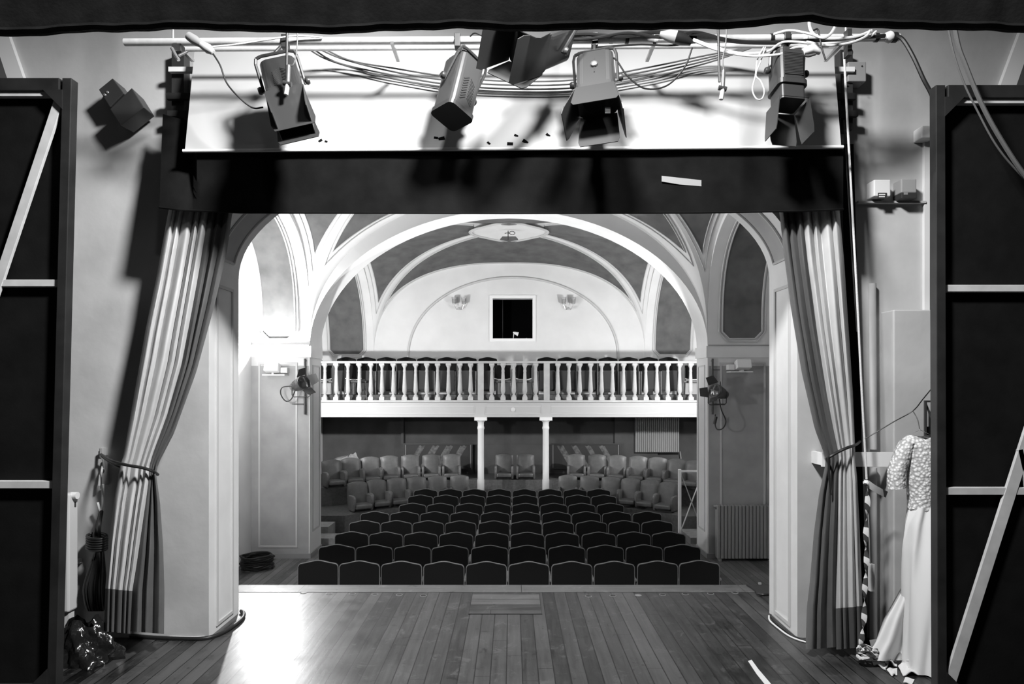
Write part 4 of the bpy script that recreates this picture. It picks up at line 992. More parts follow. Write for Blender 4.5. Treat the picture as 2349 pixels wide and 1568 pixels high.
# cables
def cable(label, pts, r, m_, name='cable', n=7, group=None):
    mb = MB(); mb.tube(spline([P(*p) for p in pts], 8), r, n); return tag(mb.build(name, m_), label, 'cable', group)
for i, (dx, dy) in enumerate(((0, 0), (14, -6), (28, 7), (44, 2))):
    cable('%s of the four cables sagging across the white board' % ('lowest', 'second lowest', 'second highest', 'highest')[i],
          [(700 + dx * .8, 108, 4.95), (760 + dx, 140 - dy * .6, 5.08), (900, 180 - 8 * i, 5.08), (1030, 203 - 9 * i, 5.06), (1165, 213 - 9 * i, 5.05), (1320, 210 - 9 * i, 5.05), (1480, 180 - 8 * i, 5.06), (1620, 145 - 6 * i, 5.08), (1735, 106, 4.95)], .006, M['grey_rubber'], group='cables sagging across the white board')
cable('black lead curving down from the bar to the leftmost lamp', [(488, 122, 4.6), (505, 150, 4.6), (520, 190, 4.6), (550, 225, 4.6), (580, 247, 4.62), (604, 246, 4.64)], .006, M['black_rubber'])
c = thing('plug_connector', 'grey cable connector tied to the left part of the bar', 'plug', P(470, 105, 4.6))
MB().tube([P(432, 82, 4.6), P(448, 93, 4.6), P(464, 103, 4.6)], [.03, .034, .022], 10).build('plug', M['plastic_grey'], c)
MB().tube([P(462, 102, 4.6), P(478, 112, 4.6), P(490, 121, 4.6)], [.026, .034, .018], 10).build('socket', M['radiator_pale'], c)
cable('white lead running along the bar from the left connector', [(478, 108, 4.62), (540, 102, 4.62), (620, 90, 4.63), (680, 82, 4.64), (740, 86, 4.66)], .006, M['white_cable'])
cable('black lead from the fourth lamp sagging right to the bar', [(1390, 132, 4.6), (1412, 136, 4.6), (1440, 175, 4.6), (1480, 203, 4.6), (1530, 196, 4.6), (1570, 155, 4.6), (1588, 110, 4.62)], .006, M['black_rubber'])
cable('black lead looping at the bar above the middle lamp', [(1078, 84, 4.62), (1090, 76, 4.6), (1112, 86, 4.6), (1132, 98, 4.56)], .005, M['black_rubber'])
cable('thick black cable lying along the right half of the bar', [(1270, 84, 4.66), (1340, 78, 4.65), (1420, 84, 4.65), (1500, 74, 4.65), (1600, 78, 4.65), (1680, 94, 4.65), (1760, 98, 4.65), (1850, 94, 4.65), (1950, 88, 4.65), (2030, 82, 4.65)], .014, M['black_rubber'])
cable('second black cable wound along the right half of the bar', [(1280, 92, 4.65), (1360, 88, 4.64), (1440, 76, 4.64), (1520, 86, 4.64), (1590, 74, 4.64), (1640, 84, 4.66)], .011, M['black_rubber'])
cable('thin black cable under the bar between the fourth lamp and the plug', [(1370, 108, 4.66), (1400, 106, 4.64), (1470, 102, 4.64), (1540, 104, 4.64), (1600, 96, 4.64)], .007, M['black_rubber'])
for i, (p) in enumerate(([(1590, 90, 4.6), (1640, 108, 4.6), (1700, 122, 4.6), (1760, 118, 4.62), (1800, 96, 4.63), (1880, 100, 4.62), (1960, 92, 4.62)],
                         [(1590, 93, 4.6), (1650, 116, 4.58), (1720, 128, 4.58), (1790, 124, 4.58), (1830, 108, 4.6), (1930, 102, 4.6), (1990, 86, 4.6), (2010, 72, 4.6)],
                         [(1775, 78, 4.62), (1810, 70, 4.61), (1850, 76, 4.6), (1900, 88, 4.6), (1960, 84, 4.6), (2000, 70, 4.6)],
                         [(1850, 96, 4.58), (1900, 104, 4.58), (1950, 98, 4.58), (1985, 84, 4.58), (1996, 70, 4.58)])):
    cable('%s of the white cables bundled at the right end of the bar' % ('lowest', 'second', 'third', 'rightmost')[i], p, .0085, M['white_cable'], group='white cables at the right end of the bar')
cable('white cable hanging in a deep loop below the border at right', [(1858, 30, 4.5), (1857, 60, 4.5), (1868, 80, 4.5), (1888, 87, 4.5), (1905, 78, 4.5), (1916, 60, 4.5), (1922, 40, 4.5)], .010, M['white_cable'])
cable('white wire loop hanging left of the rightmost lamp', [(1752, 108, 4.6), (1738, 135, 4.6), (1733, 172, 4.6), (1726, 205, 4.6), (1735, 226, 4.6), (1748, 226, 4.6), (1753, 208, 4.6), (1745, 186, 4.6), (1734, 172, 4.6), (1745, 140, 4.6), (1756, 108, 4.6)], .0048, M['white_cable'])
cable('short black wire dangling right of the rightmost lamp', [(1865, 70, 4.5), (1876, 68, 4.5), (1882, 95, 4.5), (1888, 120, 4.5), (1894, 138, 4.5)], .006, M['black_rubber'])
c = thing('plug_connector', 'large black and white connector taped to the bar right of centre', 'plug', P(1550, 88, 4.6))
MB().tube([P(1514, 78, 4.62), P(1535, 82, 4.61), P(1552, 86, 4.6)], [.018, .04, .045], 12).build('socket', M['plastic_grey'], c)
MB().tube([P(1550, 85, 4.6), P(1566, 90, 4.6), P(1586, 98, 4.6)], [.045, .042, .02], 12).build('plug', M['black_rubber'], c)
c = thing('plug_connector', 'pale connector hanging above the right side of the rightmost lamp', 'plug', P(1868, 118, 4.6))
MB().tube([P(1842, 120, 4.6), P(1862, 112, 4.6), P(1882, 116, 4.6)], [.024, .034, .028], 10).build('plug', M['plastic'], c)
MB().tube(spline([P(1840, 118, 4.6), P(1852, 128, 4.6), P(1870, 124, 4.6)]), .010, 8).build('lead', M['grey_rubber'], c)
cable('thick dark cable dropping from the end of the bar behind the right flat', [(2052, 80, 4.68), (2072, 92, 4.66), (2095, 130, 4.62), (2118, 180, 4.6), (2140, 225, 4.6), (2160, 300, 4.6)], .014, M['black_rubber'])
tp = thing('pipe_wrap', 'wad of pale and black tape on the right end of the bar', 'tape', P(2045, 85, PD))
MB().tube([P(2030, 86, PD), P(2040, 85, PD), P(2048, 86, PD)], [.03, .042, .03], 10).build('pale_tape', M['paper'], tp)
MB().tube([P(2046, 86, PD), P(2056, 86, PD)], .036, 10).build('black_tape', M['black_rubber'], tp)
cl = thing('bar_clamp', 'metal clamp with wing screw under the left end of the bar', 'clamp', P(405, 115, 4.66))
MB().box(X(398, 4.66), X(420, 4.66), 4.63, 4.69, Z(122, 4.66), Z(104, 4.66)).build('jaw', M['black_metal'], cl, bevel=.004)
MB().tube([P(394, 110, 4.62), P(402, 125, 4.62), P(410, 138, 4.62)], .012, 8).build('screw', M['chrome'], cl)
MB().tube([P(410, 128, 4.62), P(430, 118, 4.64)], .010, 8).build('wing', M['steel'], cl)
cl = thing('bar_clamp', 'black clamp and ring under the right end of the bar', 'clamp', P(1943, 110, 4.66))
MB().box(X(1938, 4.66), X(1948, 4.66), 4.62, 4.68, Z(132, 4.66), Z(72, 4.66)).build('jaw', M['black_metal'], cl)
MB().tube([P(1950 + 6 * math.cos(a), 120 + 6 * math.sin(a), 4.66) for a in [2 * PI * k / 12 for k in range(12)]], .004, 6, closed=True).build('ring', M['steel'], cl)

# black floodlight on the left wall
t = thing('wall_lamp', 'black tilted box lamp with a hood on the left stage wall', 'lamp', P(262, 235, 5.4))
def tilt_box(pts_front, d0, d1, shrink):
    c = sum((P(x, y, d0) for x, y in pts_front), Vector()) / len(pts_front); n = len(pts_front)
    f = [P(x, y, d0) for x, y in pts_front]; b = [c + (p - c) * shrink + Vector((0, d1 - d0, 0)) for p in f]
    return MB().add([*f, *b], [tuple(range(n)), tuple(range(2 * n - 1, n - 1, -1))] + [(i, i + n, (i + 1) % n + n, (i + 1) % n) for i in range(n)])
tilt_box([(226, 205), (258, 179), (284, 214), (252, 246)], 5.31, 5.48, .95).build('housing', M['black_metal'], t, bevel=.006)
tilt_box([(252, 250), (302, 201), (330, 246), (276, 288)], 5.27, 5.45, .92).build('hood', M['black_metal'], t, bevel=.006)
MB().tube([P(244, 222, 5.42), P(244, 222, 5.5)], .02, 8).build('wall_bracket', M['steel'], t)
m = MB()
for x, y in ((247, 212), (241, 218)): m.lathe([(.010, 0), (.012, .006), (.005, .012)], (0, 0, 0), 10, Matrix.Translation(P(x, y, 5.31)) @ Matrix.Rotation(PI / 2, 4, 'X'))
m.build('screw', M['chrome'], t)

# ------------------------------------------------------------------ stage flats (seen from behind)
def flat(label, px_edge, sgn, dd, y_top, edge_bot, battens, diag, width):
    """sgn +1: the flat extends to the left of its edge; -1: to the right"""
    x1t, x1b = X(px_edge, dd), X(edge_bot, dd); zt = Z(y_top, dd)
    t = thing('stage_flat', label, 'stage flat', (x1b - sgn * width / 2, dd, 0))
    def xx(z): return x1b + (x1t - x1b) * z / zt
    def stile(a, b, y0, y1):
        m = MB(); m.add([(xx(0) - sgn * a, y0, 0), (xx(0) - sgn * b, y0, 0), (xx(0) - sgn * b, y1, 0), (xx(0) - sgn * a, y1, 0), (xx(zt) - sgn * a, y0, zt), (xx(zt) - sgn * b, y0, zt), (xx(zt) - sgn * b, y1, zt), (xx(zt) - sgn * a, y1, zt)],
                        [(0, 3, 2, 1), (4, 5, 6, 7), (0, 1, 5, 4), (1, 2, 6, 5), (2, 3, 7, 6), (3, 0, 4, 7)]); return m
    stile(0, .062, dd - .01, dd + .06).build('stile', M['flat_frame'], t, bevel=.004)
    stile(width - .062, width, dd - .01, dd + .06).build('stile', M['flat_frame'], t, bevel=.004)
    for z0, z1, nm in ((zt - .085, zt, 'top_rail'), (0.0, .09, 'bottom_rail')):
        a, b = sorted((xx(z0) - sgn * .08, xx(z0) - sgn * (width - .08))); MB().box(a, b, dd - .012, dd + .058, z0, z1).build(nm, M['flat_frame'], t, bevel=.004)
    a, b = sorted((xx(zt) - sgn * .16, xx(zt) - sgn * (width - .2))); MB().box(a, b, dd + .006, dd + .044, zt - .115, zt - .083).build('top_batten', M['batten'], t)
    # canvas
    m = MB(); m.add([(xx(0) - sgn * .02, dd + .064, 0.01), (xx(0) - sgn * (width - .02), dd + .064, 0.01), (xx(zt) - sgn * (width - .02), dd + .064, zt - .01), (xx(zt) - sgn * .02, dd + .064, zt - .01)], [(0, 1, 2, 3)]); m.build('canvas', M['black_cloth'], t, solid=.006)
    # corner braces
    for z0, s in ((zt - .08, -1), (.085, 1)):
        m = MB(); e = xx(z0) - sgn * .058; m.prism([(e, z0), (e - sgn * .13, z0), (e, z0 + s * .13)], 'y', dd - .014, dd - .002); m.build('corner_gusset', M['flat_frame'], t)
    for (py, h) in battens:
        z = Z(py, dd); a, b = sorted((xx(z) - sgn * .06, xx(z) - sgn * (width - .06))); MB().box(a, b, dd + .012, dd + .058, z - h * dd / F / 2, z + h * dd / F / 2).build('crossbar', M['batten'], t, bevel=.003)
    for (a, b, w) in diag:
        p, q = P(*a, dd + .02), P(*b, dd + .02); v = (q - p).normalized(); n = Vector((-v.z, 0, v.x)) * w * dd / F / 2
        m = MB(); c8 = [p - n, p + n, q + n, q - n]; m.add([*[k - Vector((0, .012, 0)) for k in c8], *[k + Vector((0, .010, 0)) for k in c8]], [(0, 1, 2, 3), (7, 6, 5, 4), (0, 4, 5, 1), (1, 5, 6, 2), (2, 6, 7, 3), (3, 7, 4, 0)]); m.build('diagonal_brace', M['batten'], t, bevel=.002)
    return t
flat('tall black canvas stage flat seen from behind at the left edge', 166, 1, 4.4, 180, 130, [(648, 16), (1112, 17)], [((138, 228), (-302, 1542), 21), ((104, 1570), (60, 1640), 18)], 1.5)
flat('tall black canvas stage flat seen from behind at the right edge', 2145, -1, 4.35, 196, 2149, [(660, 16), (1127, 17)], [((2612, 202), (2176, 1568), 26), ((2338, 1030), (2375, 1200), 12)], 1.5)
# ropes hanging in front of the right flat
cable('thicker dark rope hanging in front of the right flat', [(2175, -40, 4.2), (2195, 90, 4.2), (2215, 150, 4.2), (2250, 235, 4.2), (2290, 310, 4.2), (2349, 400, 4.2), (2420, 480, 4.22), (2530, 580, 4.26), (2645, 650, 4.32)], .014, M['grey_rubber'], 'rope')
cable('thinner dark cord hanging in front of the right flat', [(2160, -40, 4.22), (2180, 90, 4.22), (2205, 175, 4.22), (2240, 250, 4.22), (2290, 340, 4.22), (2360, 420, 4.24), (2500, 560, 4.27), (2645, 655, 4.32)], .006, M['grey_rubber'], 'rope')

# ------------------------------------------------------------------ right stage wall things
d = 5.42
t = thing('wall_box', 'white box with a dark label on the right stage wall', 'switch box', P(2018, 457, 5.5))
MB().box(X(1999, d), X(2037, d), 5.38, 5.5, Z(453, d), Z(415, d)).build('casing', M['plastic'], t, bevel=.008)
lb = MB().box(X(2014, 5.378), X(2034, 5.378), 5.375, 5.381, Z(456, 5.378), Z(442, 5.378)).build('label_plate', M['black_metal'], t)
m = MB(); m.box(X(2017, 5.37), X(2031, 5.37), 5.371, 5.375, Z(447, 5.37), Z(444.5, 5.37)).box(X(2017, 5.37), X(2030, 5.37), 5.371, 5.375, Z(452, 5.37), Z(449.5, 5.37)); m.build('label_print', M['paper'], lb)
t = thing('wall_box', 'grey box with a dark base on the right stage wall', 'switch box', P(2078, 459, 5.5))
MB().box(X(2061, d), X(2096, d), 5.38, 5.5, Z(445, d), Z(413, d)).build('casing', M['plastic_grey'], t, bevel=.008)
MB().box(X(2061, d), X(2096, d), 5.375, 5.5, Z(458, d), Z(445, d)).build('base', M['black_metal'], t, bevel=.004)
MB().box(X(2074, 5.37), X(2083, 5.37), 5.372, 5.376, Z(446, 5.37), Z(441, 5.37)).build('badge', M['radiator'], t)
t = thing('junction_box', 'pale junction box at the right end of the white board', 'junction box', P(1960, 205, 5.5))
MB().box(X(1938, 5.42), X(1980, 5.42), 5.37, 5.5, Z(193, 5.42), Z(148, 5.42)).build('casing', M['plastic_grey'], t, bevel=.008)
m = MB()
for x, y in ((1941, 190), (1977, 190), (1977, 152)): m.lathe([(.006, 0), (.006, .006)], (0, 0, 0), 8, Matrix.Translation(P(x, y, 5.37)) @ Matrix.Rotation(PI / 2, 4, 'X'))
m.build('screw', M['black_metal'], t)
t = thing('junction_box', 'small white box on a vertical conduit beside the right flat', 'junction box', P(2122, 322, 5.5))
MB().box(X(2108, 5.42), X(2138, 5.42), 5.38, 5.5, Z(320, 5.42), Z(292, 5.42)).build('casing', M['plastic'], t, bevel=.008)
MB().box(X(2121, 5.47), X(2133, 5.47), 5.47, 5.5, Z(712, 5.47), Z(318, 5.47)).build('conduit', M['hall'], t)
tag(MB().tube([P(2001, 650, 5.46), P(2003, 1030, 5.46)], .03, 14).tube([P(2003, 1072, 5.46), P(2004, 1470, 5.46)], .03, 14).build('downpipe', M['plaster']), 'plaster-coloured pipe running down the right stage wall', 'pipe')
dd = 5.28
m = MB(); m.box(X(1886, dd), X(2075, dd), dd, dd + .02, Z(1070, dd), Z(1037, dd)); m.box(X(1890, dd), X(1900, dd), dd + .02, 5.5, Z(1068, dd), Z(1040, dd)); m.box(X(2060, dd), X(2070, dd), dd + .02, 5.32, Z(1068, dd), Z(1040, dd))
tag(m.build('plank', M['white']), 'white horizontal plank on the wall behind the right curtain and the costume', 'plank')
# clothes line, hanger, picture frame
cable('thin dark clothes line rising behind the right flat', [(1984, 1006, 5.05), (2010, 991, 5.02), (2050, 967, 5.0), (2094, 942, 4.98), (2118, 914, 4.9), (2150, 875, 4.8)], .004, M['black_rubber'], 'clothes_line')
t = thing('clothes_hanger', 'wire clothes hanger hooked over the clothes line', 'hanger', P(2110, 1000, 4.96))
MB().tube(spline([P(2093, 941, 4.97), P(2099, 950, 4.97), P(2105, 962, 4.96), P(2108, 975, 4.96), P(2110, 985, 4.96)]), .0035, 6).build('hook', M['chrome'], t)
MB().tube([P(2110, 985, 4.96), P(2075, 1003, 4.96), P(2148, 1003, 4.96), P(2110, 985, 4.96)], .0035, 6).build('bar', M['chrome'], t)
d = 5.24
t = thing('easel_frame', 'dark metal frame standing on the ledge behind the costume', 'frame', P(2150, 1000, d))
rect_frame(MB(), 'y', d, X(2119, d), X(2200, d), Z(1060, d), Z(918, d), .014, -.02).build('outline', M['black_metal'], t)
MB().tube([P(2122, 922, d), P(2142, 970, d), P(2170, 1040, d)], .008, 6).build('diagonal', M['black_metal'], t)
MB().box(X(2124, d), X(2195, d), d, d + .01, Z(1058, d), Z(978, d)).build('lower_panel', M['black_cloth'], t)
MB().tube([P(2119, 1060, d), (X(2119, d), 5.3, Z(1065, d))], .01, 6).build('foot', M['black_metal'], t)
# rope, tapes and weight
cable('pale rope running down beside the right curtain', [(1936, 120, 5.1), (1943, 260, 5.1), (1955, 480, 5.1), (1967, 700, 5.1), (1977, 900, 5.1), (1988, 1098, 5.1)], .0085, mat('pale_rope', .68, .8, bump=.3, bscale=120), 'rope')
cable('dark thin cord running down left of the pale rope', [(1936, 275, 5.38), (1945, 420, 5.38), (1957, 620, 5.38), (1966, 760, 5.38)], .006, M['grey_rubber'], 'rope')
def ribbon(pts, w, tw):
    m = MB(); q = spline([P(*p) for p in pts], 10); n = len(q)
    def f(u, v):
        i = min(n - 1, int(round(v * (n - 1)))); a = tw * v
        return tuple(q[i] + Vector((math.cos(a), math.sin(a) * .7, 0.25 * math.sin(a * 1.7))) * w * (u - .5))
    return m.grid(f, 2, n - 1)
tpz = thing('barrier_tape', 'striped barrier tape hanging from the pale rope down to the floor', 'tape', P(1980, 1500, 5.0))
ribbon([(1988, 1100, 5.08), (1990, 1160, 5.08), (1986, 1230, 5.08), (1988, 1290, 5.06), (1984, 1350, 5.04), (1982, 1420, 5.02), (1976, 1470, 5.0), (1970, 1505, 4.99)], .042, 22).build('hanging_length', M['stripe'], tpz, solid=.003)
m = MB(); m.lathe([(.012, -.02), (.022, -.01), (.024, .01), (.012, .022)], P(1987, 1108, 5.08), 10); m.build('knot', M['stripe'], tpz)
m = MB(); q = [P(1990, 1108, 5.07), P(2004, 1116, 5.06), P(2018, 1122, 5.06), P(2034, 1128, 5.07)]; m.grid(lambda u, v: tuple(spline(q, 4)[int(round(v * 12))] + Vector((0, .03 * (u - .5), -.05 * (u - .5) - .02 * v))), 2, 12); m.build('loose_end', M['stripe'], tpz, solid=.003)
c = P(1990, 1512, 4.93); m = MB()
for k in range(9):
    a0 = random.uniform(0, 6); pts = [c + Vector((.075 * math.cos(a0 + .5 * i) * (.6 + .4 * math.sin(k)), .05 * math.sin(a0 + .5 * i), .025 + .012 * k * .5 + .018 * math.sin(i + k))) for i in range(12)]
    m.tube(pts, .010, 5)
for v in range(len(m.v)): m.v[v] = (m.v[v][0], m.v[v][1], max(.004, m.v[v][2]))
tag(m.build('tape_wad', M['stripe']), 'crumpled wad of striped barrier tape on the floor beside the costume', 'tape')
t = thing('hanging_weight', 'pale wooden block hanging on a thin cord beside the striped tape', 'weight', P(1999, 1355, 5.2))
MB().tube([P(1990, 1120, 5.22), P(1996, 1290, 5.2)], .005, 6).build('cord', M['radiator'], t)
MB().box(X(1995, 5.2) - .005, X(2004, 5.2), 5.18, 5.22, Z(1355, 5.2), Z(1292, 5.2)).build('block', M['batten'], t, bevel=.004)

# costume: knitted top and long skirt
d = 4.93; cxp = 2117
t = thing('knitted_top', 'short-sleeved white crocheted top on the hanger beside the right flat', 'costume', P(cxp, 1165, d))
wt = [(1000, 42), (1012, 58), (1030, 40), (1060, 36), (1110, 33), (1165, 29)]
sec = [(998, 33, .03), (1006, 44, .055), (1020, 46, .08), (1045, 40, .095), (1080, 36, .10), (1120, 33, .095), (1150, 31, .09), (1166, 31, .092)]
def torso(u, v):
    k = v * (len(sec) - 1); i = min(len(sec) - 2, int(k)); f = k - i
    y, w, dp = [sec[i][j] + (sec[i + 1][j] - sec[i][j]) * f for j in range(3)]
    a = 2 * PI * u; cz = math.cos(a); sz = math.sin(a)
    scoop = 10 * (1 - min(1, abs(cz) * 1.25)) * max(0, 1 - v * 4) * (1 if sz < 0 else .4)
    p = P(cxp + w * cz, y + scoop, d); return (p.x, d + dp * sz, p.z + .004 * math.sin(a * 11) * v)
MB().grid(torso, 40, 28, closed_u=True).build('bodice', M['knit'], t, solid=.008)
for s in (-1, 1):
    def sleeve(u, v):
        a = 2 * PI * u; ys = 1014 + 104 * v; c = cxp + s * (36 + 24 * min(1, v * 1.6)); w = 17 + 2 * v
        if v < .2: w = 12 + 25 * v
        p = P(c + w * math.cos(a), ys + s * 0 + 7 * math.cos(a) * s * (v - .5), d); return (p.x, d + .065 * math.sin(a), p.z)
    MB().grid(sleeve, 20, 12, closed_u=True).build('sleeve', M['knit'], t, solid=.008)
t = thing('long_skirt', 'long white cotton skirt with a train hanging below the crocheted top', 'costume', P(cxp, 1535, 4.86))
def skirt(u, v):
    py = 1160 + 372 * v; a = 2 * PI * u
    l = interp([(1160, 2090), (1200, 2082), (1260, 2079), (1350, 2080), (1450, 2083), (1532, 2084)], py); r = interp([(1160, 2146), (1250, 2160), (1400, 2172), (1532, 2180)], py)
    c, w = (l + r) / 2, (r - l) / 2; dp = .10 + .10 * v; dd_ = 4.93 - .06 * v
    fo = 1 + (.05 + .12 * v) * math.sin(7 * a + 2.0 * v) * .5
    p = P(c + w * math.cos(a) * fo, py, dd_); return (p.x, dd_ + dp * math.sin(a) * fo + .015 * math.sin(6 * a + 9 * v), max(.004, p.z))
MB().grid(skirt, 70, 40, closed_u=True).build('skirt_body', M['skirt'], t, solid=.006)
def train(u, v):
    py = 1330 + 185 * v
    l = interp([(1330, 2078), (1380, 2050), (1420, 2028), (1470, 2010), (1500, 1992), (1520, 1985)], py); r = 2098
    fold = .05 * math.sin(u * 9 + v * 2) * (.3 + v)
    p = P(l + (r - l) * u, py, 4.98 - .02 * v - .05 * u + fold); return (p.x, p.y, max(.006, p.z))
MB().grid(train, 40, 30).build('train', M['skirt'], t, solid=.008)
def train2(u, v):
    p = P(1995 + 95 * u + 12 * v, 1462 + 40 * (1 - u) * 0 + 52 * v, 5.08 - .10 * v + .03 * math.sin(7 * u)); return (p.x, p.y, max(.006, p.z - .05 * (1 - v) * (u - .6) ** 2))
MB().grid(train2, 16, 10).build('train_lining', M['plastic_grey'], t, solid=.006)
# cloth scraps before the costume
def scrap(pts, label, m_, h=.02):
    q = [P(x, y, H * F / (y - HY)) for x, y in pts]
    for p in q: p.z = .004
    mb = MB(); mb.grid(lambda u, v: tuple((q[0] * (1 - u) * (1 - v) + q[1] * u * (1 - v) + q[2] * u * v + q[3] * (1 - u) * v) + Vector((0, 0, h * (.5 + .5 * math.sin(7 * u + 5 * v)) * math.sin(PI * min(1, u * 1.2 + .05)) + .003))), 10, 8)
    tag(mb.build('cloth_scrap', m_, solid=.004), label, 'cloth', 'scraps on the floor before the costume')
scrap([(2000, 1518), (2030, 1522), (2032, 1538), (2004, 1527)], 'pale ribbon end lying beside the tape wad', M['skirt'])
scrap([(2030, 1503), (2056, 1506), (2058, 1530), (2031, 1535)], 'two-tone folded cloth scrap standing before the skirt', M['stripe'], .05)
scrap([(2060, 1530), (2100, 1526), (2120, 1550), (2072, 1552)], 'large white cloth scrap lying nearest the right flat', M['skirt'], .03)
scrap([(2034, 1538), (2058, 1534), (2058, 1550), (2046, 1552)], 'small white rounded cloth scrap on the floor before the skirt', M['paper'], .015)
scrap([(2077, 1555), (2098, 1560), (2092, 1572), (2072, 1566)], 'white paper square on the floor at the bottom right', M['paper'], .004)

# ------------------------------------------------------------------ left stage wall things
t = thing('wall_hook', 'pale metal hook plate with tied cords on the left stage wall', 'hook', P(238, 1170, 5.5))
MB().box(X(229, 5.47), X(243, 5.47), 5.475, 5.5, Z(1044, 5.47), Z(1027, 5.47)).build('upper_plate', M['radiator_pale'], t)
MB().tube([P(231, 1028, 5.45), P(231, 1048, 5.44), P(237, 1052, 5.44), P(240, 1075, 5.45)], .010, 6).build('upper_hook', M['chrome'], t)
MB().box(X(233, 5.47), X(245, 5.47), 5.475, 5.5, Z(1112, 5.47), Z(1055, 5.47)).build('lower_plate', M['hall_dado'], t)
MB().tube(spline([P(238, 1062, 5.46), P(230, 1092, 5.44), P(228, 1112, 5.43), P(230, 1088, 5.43)]), .010, 6).build('lower_hook', M['white'], t)
MB().tube(spline([P(236, 1110, 5.45), P(236, 1150, 5.45), P(235, 1172, 5.44), P(229, 1170, 5.42), P(224, 1152, 5.41)]), .010, 6).build('long_hook', M['white'], t)
t = thing('cable_hank', 'thick hank of black cables hanging from the hook beside the left curtain', 'cable', P(225, 1400, 5.4))
m = MB()
for k in range(7):
    x0 = 228 + 2 * k * .6
    m.tube(spline([P(233, 1172, 5.42), P(222 + k, 1205, 5.38 - .01 * k), P(216 + 2 * k, 1232, 5.36), P(220 + 2 * k, 1262, 5.36 - .008 * k), P(208 + 4 * k, 1300, 5.34), P(194 + 6 * k, 1350, 5.33 - .01 * (k % 3)), P(204 + 5 * k, 1398, 5.36), P(224 + 3 * k, 1370, 5.40), P(226 + 2 * k, 1300, 5.42), P(232, 1240, 5.43)], 6), .014, 6)
m.build('loops', M['black_rubber'], t)
m = MB()
for k in range(6):
    yy = 1232 + 5.5 * k; m.tube([P(222 + 23 * math.cos(a), yy + 7 * math.sin(a) - 3, 5.36 - .075 * math.sin(a)) for a in [2 * PI * i / 20 for i in range(20)]], .0105, 6, closed=True)
m.build('binding_turns', M['black_rubber'], t)
rl = thing('radiator', 'pale radiator half hidden behind the left flat', 'radiator', (X(140, 5.4), 5.4, Z(1420, 5.4)))
for i in range(6):
    x1 = X(167, 5.35) - i * .075; MB().box(x1 - .066, x1, 5.30, 5.42, Z(1400, 5.35), Z(1130, 5.35)).build('section', M['radiator_pale'], rl, bevel=.015)
MB().tube([P(165, 1136, 5.36), P(178, 1136, 5.36)], .03, 10).build('valve', M['plastic'], rl)
MB().tube([P(169, 1150, 5.38), P(169, 1162, 5.38)], .018, 8).build('valve_stem', M['black_metal'], rl)
MB().box(X(155, 5.36), X(163, 5.36), 5.34, 5.5, Z(1300, 5.36), Z(1290, 5.36)).build('wall_bracket', M['radiator_pale'], rl)
MB().box(X(155, 5.36) - .05, X(163, 5.36), 5.33, 5.40, 0, Z(1399, 5.36)).build('foot', M['radiator_pale'], rl)
# crumpled black bag
def bag(u, v):
    a = 2 * PI * u; r = math.sin(PI * (.5 + .5 * v)) ** .6 if v < 1 else 0
    c = P(175, 1500, 4.98); w = .26 * (1 - .65 * v ** 1.5); n = 1 + .18 * math.sin(5 * a + 4 * v) + .1 * math.sin(11 * a - 7 * v) + .06 * math.sin(17 * a + 13 * v)
    return (c.x + w * n * math.cos(a), 5.05 + .18 * n * (1 - .6 * v) * math.sin(a), .30 * v * (1 + .12 * math.sin(3 * a)) + .002)
tag(MB().grid(bag, 60, 22, closed_u=True).build('plastic_bag', M['bag']), 'crumpled shiny black plastic bag on the floor beside the left flat', 'bag')
def floor_cable(label, pts, r, m_, name='cable'):
    q = []
    for (x, y) in pts:
        p = P(x, y, H * F / (y - HY)); p.z = r + .001; q.append(p)
    mb = MB(); mb.tube(spline(q, 8), r, 8); return tag(mb.build(name, m_), label, 'cable')
floor_cable('black hose looped on the floor in front of the plastic bag', [(130, 1502), (170, 1503), (210, 1496), (236, 1482), (238, 1468), (225, 1464)], .016, M['grey_rubber'], 'hose')
floor_cable('black cable along the base of the left proscenium pier', [(300, 1462), (350, 1466), (420, 1469), (470, 1468), (505, 1458), (535, 1440), (556, 1422), (559, 1410), (553, 1405)], .017, M['black_rubber'])
floor_cable('pale cable beside the black one at the base of the left pier', [(340, 1459), (400, 1462), (440, 1463), (470, 1462)], .007, M['white_cable'])
floor_cable('white cable curving around the base of the right proscenium pier', [(1764, 1414), (1766, 1425), (1785, 1442), (1810, 1460), (1840, 1472), (1880, 1480), (1900, 1480)], .008, M['white_cable'])
floor_cable('black cable inside the white one at the base of the right pier', [(1768, 1412), (1778, 1428), (1800, 1446), (1822, 1462), (1850, 1470), (1890, 1474)], .009, M['black_rubber'])

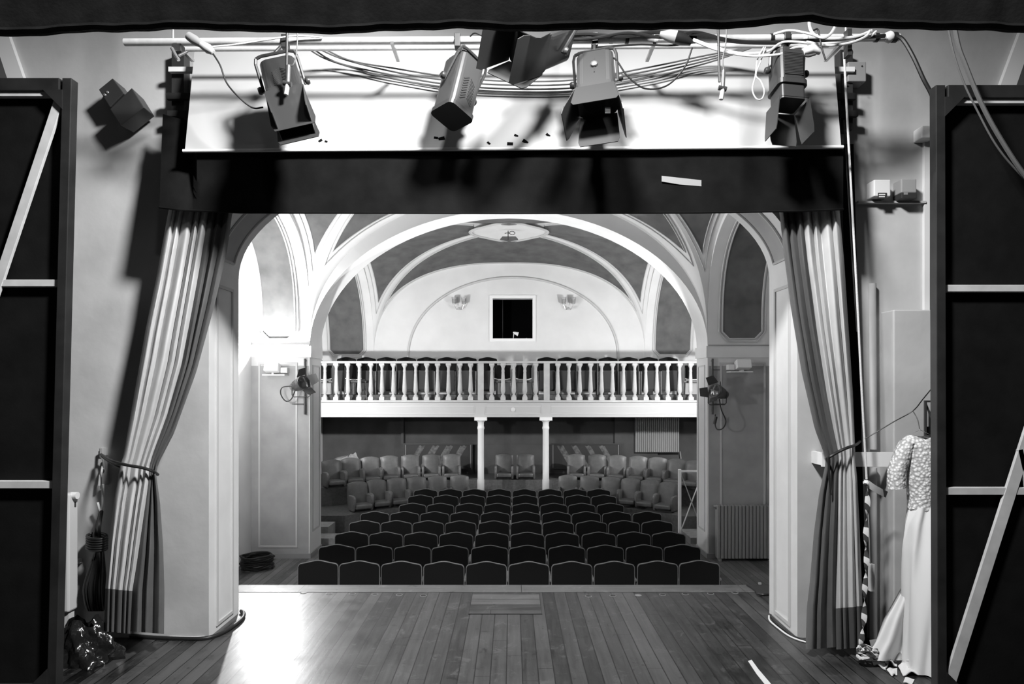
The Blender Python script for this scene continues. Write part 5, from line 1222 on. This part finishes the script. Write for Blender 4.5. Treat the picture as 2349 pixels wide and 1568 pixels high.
# ------------------------------------------------------------------ stage floor things
def fl(px, py): 
    p = P(px, py, H * F / (py - HY)); return (p.x, p.y)
a, b, c_, d_ = fl(1085, 1359.5), fl(1236, 1359.5), fl(1242, 1408), fl(1083, 1408)
t = thing('trapdoor', 'rectangular wooden trapdoor in the stage floor near the front edge', 'trapdoor', ((a[0] + b[0]) / 2, (a[1] + c_[1]) / 2, 0))
MB().box(a[0], b[0], c_[1], a[1], .0005, .006).build('lid', M['trap'], t)
MB().box(a[0] - .006, b[0] + .006, c_[1] - .006, a[1] + .006, -.01, .0025).build('gap_edge', M['black_rubber'], t)
holes = [(645, 1356), (697, 1359), (755, 1361), (808, 1362), (860, 1363), (916, 1364), (971, 1366), (1350, 1367), (1406, 1366), (1464, 1365), (1520, 1363.5), (1572, 1362), (1630, 1361), (1686, 1359)]
for i, (px, py) in enumerate(holes):
    x, y = fl(px, py); s = 'left' if i < 7 else 'right'
    t = thing('floor_socket', 'round floor socket, %s of the seven %s of the trapdoor' % (place_words(i % 7, 7), s), 'floor socket', (x, y, 0), 0, 'footlight sockets')
    MB().lathe([(.034, 0), (.034, .0035), (.027, .0036)], n=18).build('rim', M['step_wood'], t, local=True)
    MB().lathe([(.027, .002), (.027, .0042)], n=18).build('socket_cap', M['black_rubber'] if i != 9 else M['radiator'], t, local=True)
q = [fl(1716, 1516), fl(1724, 1513), fl(1740, 1535), (fl(1770, 1570)), fl(1755, 1570), fl(1735, 1545)]
tag(MB().prism(q, 'z', .0005, .003).build('tape_strip', M['paper']), 'white strip of tape stuck to the stage floor, lower right', 'tape')
q = [fl(1712, 1343.5), fl(1722, 1350), fl(1745, 1368), fl(1772, 1392), fl(1800, 1394), fl(1800, 1350), fl(1760, 1344)]
t = thing('floor_mat', 'dark rubber mat on the stage edge beside the right pier', 'mat', (q[0][0], q[0][1], 0))
MB().prism([(x, y) for x, y in q], 'z', .004, .02).build('sheet', M['dark_mat'], t)
MB().tube(spline([(*fl(1735, 1367), .03), (*fl(1752, 1371), .035), (*fl(1772, 1368), .03)]), .011, 6).build('edge_cord', M['black_rubber'], t)
x, y = fl(1743, 1344); MB().box(x - .014, x + .014, y - .008, y + .008, .02, .04).build('plug', M['plastic_grey'], t)
